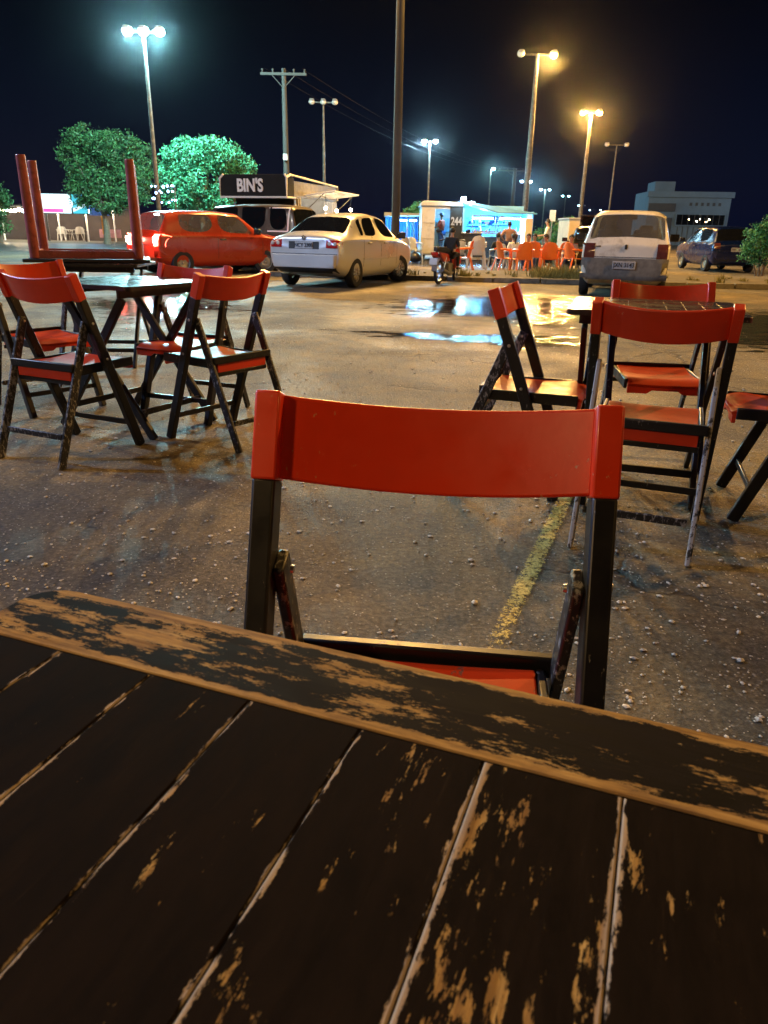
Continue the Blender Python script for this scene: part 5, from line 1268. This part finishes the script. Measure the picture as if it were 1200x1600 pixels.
    MB().add([hc+Vector(q) for q in ((0, .088, .01), (-.014, .082, -.035), (.014, .082, -.035), (0, .112, -.032), (0, .07, -.04))], [(0, 1, 3), (0, 3, 2), (1, 4, 3), (3, 4, 2), (0, 4, 1), (0, 2, 4)]).build('nose', 'skin', body, smooth=True)
    for s in (-1, 1):
        MB().ball(hc+Vector((s*.030, .083, .004)), .010, 6).build('eye', 'white_trim', body, smooth=True)
        MB().ball(hc+Vector((s*.080, .0, -.015)), .020, 6, (.5, 1, 1.4)).build('ear', 'skin', body, smooth=True)
        lg = legs[(s+1)//2]; a = Vector(P_[lg[2]]); MB().beam(a+Vector((0, -.06, -.045)), a+Vector((s*.02, .20, -.05)), .085, .06, (1, 0, 0)).build('shoe', 'black_plastic', r, bevel=.025, seg=3)
    MB().box(hc+Vector((0, .088, -.062)), (.045, .012, .010)).build('mouth', 'cloth_pink', body, bevel=.004)
    if cap: MB().lathe([(.0001, .135), (.06, .12), (.098, .07), (.102, .03)], 16, Matrix.Diagonal((.92, 1.05, 1)), hc).beam(hc+Vector((0, .07, .04)), hc+Vector((0, .18, .03)), .13, .012, (1, 0, 0)).build('cap', cap, body, smooth=True)
    return r
wp = bt.matrix_world
bpy.context.view_layer.update()
q = bt.matrix_world @ Vector((-.45, .72, .34)); person(q, R(-18+20), 'stand', 'cloth_navy', 'cloth_black', "woman with dark hair in a navy top serving inside the BIN'S trailer", .92, True, 'table')
person((P(690, 360, 29.7).x, 29.75, .26), R(60), 'stand', 'cloth_coral', 'cloth_blue', 'man in coral shirt and cap working inside the doorway of the 244 trailer', .80, False, 'table', 'cloth_navy')
person((P(749, 360, 30).x, 30.0, .12), R(150), 'stand', 'cloth_blue', 'cloth_denim', 'kiosk worker in light blue shirt and cap behind the counter', .74, False, 'reach', 'cloth_blue')
person((P(796, 360, 26).x, 26.0, 0), R(5), 'stand', 'cloth_brown', 'cloth_navy', 'man in brownish pink shirt standing with his back to us at the kiosk', .78, False, 'hips')
person((P(856, 360, 26.5).x, 26.5, 0), R(75), 'stand', 'cloth_white', 'cloth_grey', 'man in white shirt standing among the tables in front of the bush', .84, False, 'table')
for px, Y, rz, sh_, tr2, lab, lh in ((781, 23.5, 20, 'cloth_black', 'cloth_denim', 'seated person in black left of the man in brownish pink shirt', False),
        (806, 22.6, 30, 'cloth_white', 'cloth_grey', 'seated woman with long dark hair in a white top', True),
        (827, 22.8, 170, 'cloth_pink', 'cloth_denim', 'seated man in pale pink shirt facing us above the orange chairs', False),
        (838, 23.4, 150, 'cloth_navy', 'cloth_black', 'seated man in navy right of the one in pale pink', False),
        (858, 22.3, 100, 'cloth_black', 'cloth_denim', 'seated man in black leaning left below the standing man in white', False),
        (895, 21.6, 160, 'cloth_grey', 'cloth_denim', 'seated person in grey top beside the white hatchback', False),
        (908, 22.6, 120, 'cloth_teal', 'cloth_grey', 'seated person in teal top nearest the white hatchback', False)):
    person((P(px, 360, Y).x, Y, -.06), R(rz), 'sit', sh_, tr2, lab, .80, lh, 'table')
    c = copy_tree(pW); c.location = (P(px, 360, Y).x, Y, 0); c.rotation_euler = (0, 0, R(rz)); c.scale = (.80,)*3; tag(c, 'white plastic armchair under the '+lab.split(' above')[0].split(' leaning')[0].split(' closest')[0].split(' right of')[0].split(' beside')[0].split(' left of')[0], 'chair', 'white plastic armchairs')

# ------------------------------------------------------------------ motorcycle
g = G(692, 441)
mc = empty('motorcycle', (g.x+.06, g.y-.10, 0), R(-24), 'small red motorcycle parked at the kerb before the white trailer', 'motorcycle', None, .86)
def bike_wheel(y, z=.27, steer=0):
    w = empty('wheel', (0, y, z)); w.parent = mc; w.rotation_euler = (0, 0, steer); M = Matrix.Rotation(math.pi/2, 3, 'Y')
    MB().lathe([(.215, -.03), (.25, -.038), (.275, -.02), (.28, 0), (.275, .02), (.25, .038), (.215, .03), (.21, 0), (.215, -.03)], 28, M).build('tyre', 'tyre_rubber', w, smooth=True)
    m = MB().lathe([(.215, -.02), (.20, -.02), (.20, .02), (.215, .02)], 28, M).lathe([(.0001, -.06), (.045, -.06), (.045, .06), (.0001, .06)], 14, M)
    for k in range(10):
        a = 2*math.pi*k/10; m.tube([M @ Vector((.03*math.cos(a), .03*math.sin(a), .04)), M @ Vector((.205*math.cos(a+.3), .205*math.sin(a+.3), 0))], .006, 4)
    m.build('rim', 'alloy', w, smooth=True)
bike_wheel(-.55); bike_wheel(.62, .27, R(12))
MB().tube([(0, -.55, .27), (0, -.25, .30), (0, .0, .33), (0, .18, .42), (0, .42, .82), (0, .45, .92)], [.03, .035, .05, .05, .035, .03], 10).build('frame', 'black_plastic', mc, smooth=True)
MB().box((0, .02, .34), (.22, .30, .24)).lathe([(.08, -.13), (.085, .13)], 14, Matrix.Rotation(math.pi/2, 3, 'Y'), (0, .14, .34)).build('engine', 'grey_plastic', mc, bevel=.03)
MB().sheet([[(s*w_, y, z) for s in (-1, -.5, 0, .5, 1)] for y, z, w_ in ((-.82, .74, .05), (-.65, .74, .10), (-.40, .72, .13), (-.12, .68, .13), (.10, .67, .10))], -.10).build('seat', 'black_plastic', mc, bevel=.02)
for s in (-1, 1):
    MB().add([(s*.13, -.85, .72), (s*.15, -.30, .68), (s*.14, -.15, .50), (s*.13, -.55, .50), (s*.07, -.85, .72), (s*.09, -.30, .68), (s*.08, -.15, .50), (s*.07, -.55, .50)],
             [(0, 1, 2, 3), (7, 6, 5, 4), (0, 4, 5, 1), (1, 5, 6, 2), (2, 6, 7, 3), (3, 7, 4, 0)]).build('side_fairing', 'car_red', mc, bevel=.02)
    MB().add([(s*.09, .10, .66), (s*.17, .40, .84), (s*.20, .50, .45), (s*.13, .20, .30), (s*.05, .10, .66), (s*.12, .42, .84), (s*.15, .52, .45), (s*.08, .20, .30)],
             [(0, 1, 2, 3), (7, 6, 5, 4), (0, 4, 5, 1), (1, 5, 6, 2), (2, 6, 7, 3), (3, 7, 4, 0)]).build('leg_shield', 'car_red', mc, bevel=.02)
    MB().tube([(s*.10, -.55, .28), (s*.12, -.40, .66)], .022, 8).build('shock_absorber', 'chrome', mc, smooth=True)
    MB().tube([(s*.07, .62, .27), (s*.08, .50, .60), (s*.05, .45, .85)], .022, 8).build('fork_leg', 'grey_plastic', mc, smooth=True)
    mi_ = MB().tube([(s*.22, .38, .97), (s*.30, .34, 1.10), (s*.36, .34, 1.16)], .008, 6).build('mirror_arm', 'black_plastic', mc)
    MB().ball((s*.38, .34, 1.19), .065, 8, (1, .3, .7)).build('mirror', 'black_plastic', mi_, smooth=True)
MB().tube([(-.34, .30, .96), (-.20, .38, .99), (0, .43, .93), (.20, .38, .99), (.34, .30, .96)], [.018, .013, .013, .013, .018], 8).build('handlebar', 'black_plastic', mc, smooth=True)
MB().box((0, .48, .90), (.20, .14, .18)).build('headlamp_cowl', 'car_red', mc, bevel=.04, seg=3)
MB().box((0, -.87, .68), (.16, .06, .08)).build('tail_lamp', 'tail_lens_red', mc, bevel=.02)
MB().sheet([[(s*.07, -.55-.33*math.cos(a), .27+.33*math.sin(a)) for s in (-1, 0, 1)] for a in (.1, .5, .9, 1.3, 1.7)], .012).build('mudguard', 'cloth_grey', mc, bevel=.004)
MB().box((0, -.94, .52), (.19, .012, .15), Matrix.Rotation(-.25, 3, 'X')).build('number_plate', 'plate_grey', mc)
MB().tube([(.12, .15, .24), (.14, -.2, .22), (.16, -.75, .34)], [.02, .045, .05], 10).build('exhaust', 'grey_plastic', mc, smooth=True)
person((g.x+.12, g.y-.20, .27), R(-24), 'sit', 'cloth_black', 'cloth_black', 'rider in black sitting on the red motorcycle with back to us', .62, False, 'table')
MB().tube([(-.05, -.05, .25), (-.22, -.10, .02)], .012, 6).build('side_stand', 'black_plastic', mc)
# rubbish bag
g = G(648, 410); mb = MB(); rows = []
for i in range(9):
    th = math.pi*i/8; rows.append([(.24*math.sin(th)**.8*math.cos(a)*(1+.10*math.sin(3*a+i)), .20*math.sin(th)**.8*math.sin(a)*(1+.1*math.cos(4*a)), .16-.16*math.cos(th)+(.05 if i == 8 else 0)) for a in [2*math.pi*j/14 for j in range(14)]])
bg = mb.grid(rows, True).build('rubbish_bag', 'bag_black', None, smooth=True); bg.location = (g.x, g.y, 0); tag(bg, 'black rubbish bag on the ground left of the white trailer', 'bag')


# ------------------------------------------------------------------ added haze
def halo_volume(density, aniso=.75):
    m = bpy.data.materials.new('halo_volume'); m.use_nodes = True; MATS['halo_volume'] = m; t = m.node_tree; t.nodes.clear()
    o = t.nodes.new('ShaderNodeOutputMaterial'); v = t.nodes.new('ShaderNodeVolumePrincipled'); v.inputs['Density'].default_value = density
    v.inputs['Color'].default_value = (.86, .92, 1.0, 1); v.inputs['Anisotropy'].default_value = aniso; t.links.new(v.outputs[0], o.inputs['Volume'])
    b = MB().box((0, 140, 9), (300, 380, 20)).build('halo_volume', 'halo_volume'); b.display_type = 'WIRE'
    tag(b, kind='stuff')
halo_volume(.00011, .984)  # thin volume added to give the lamps halos, in place of lens glow
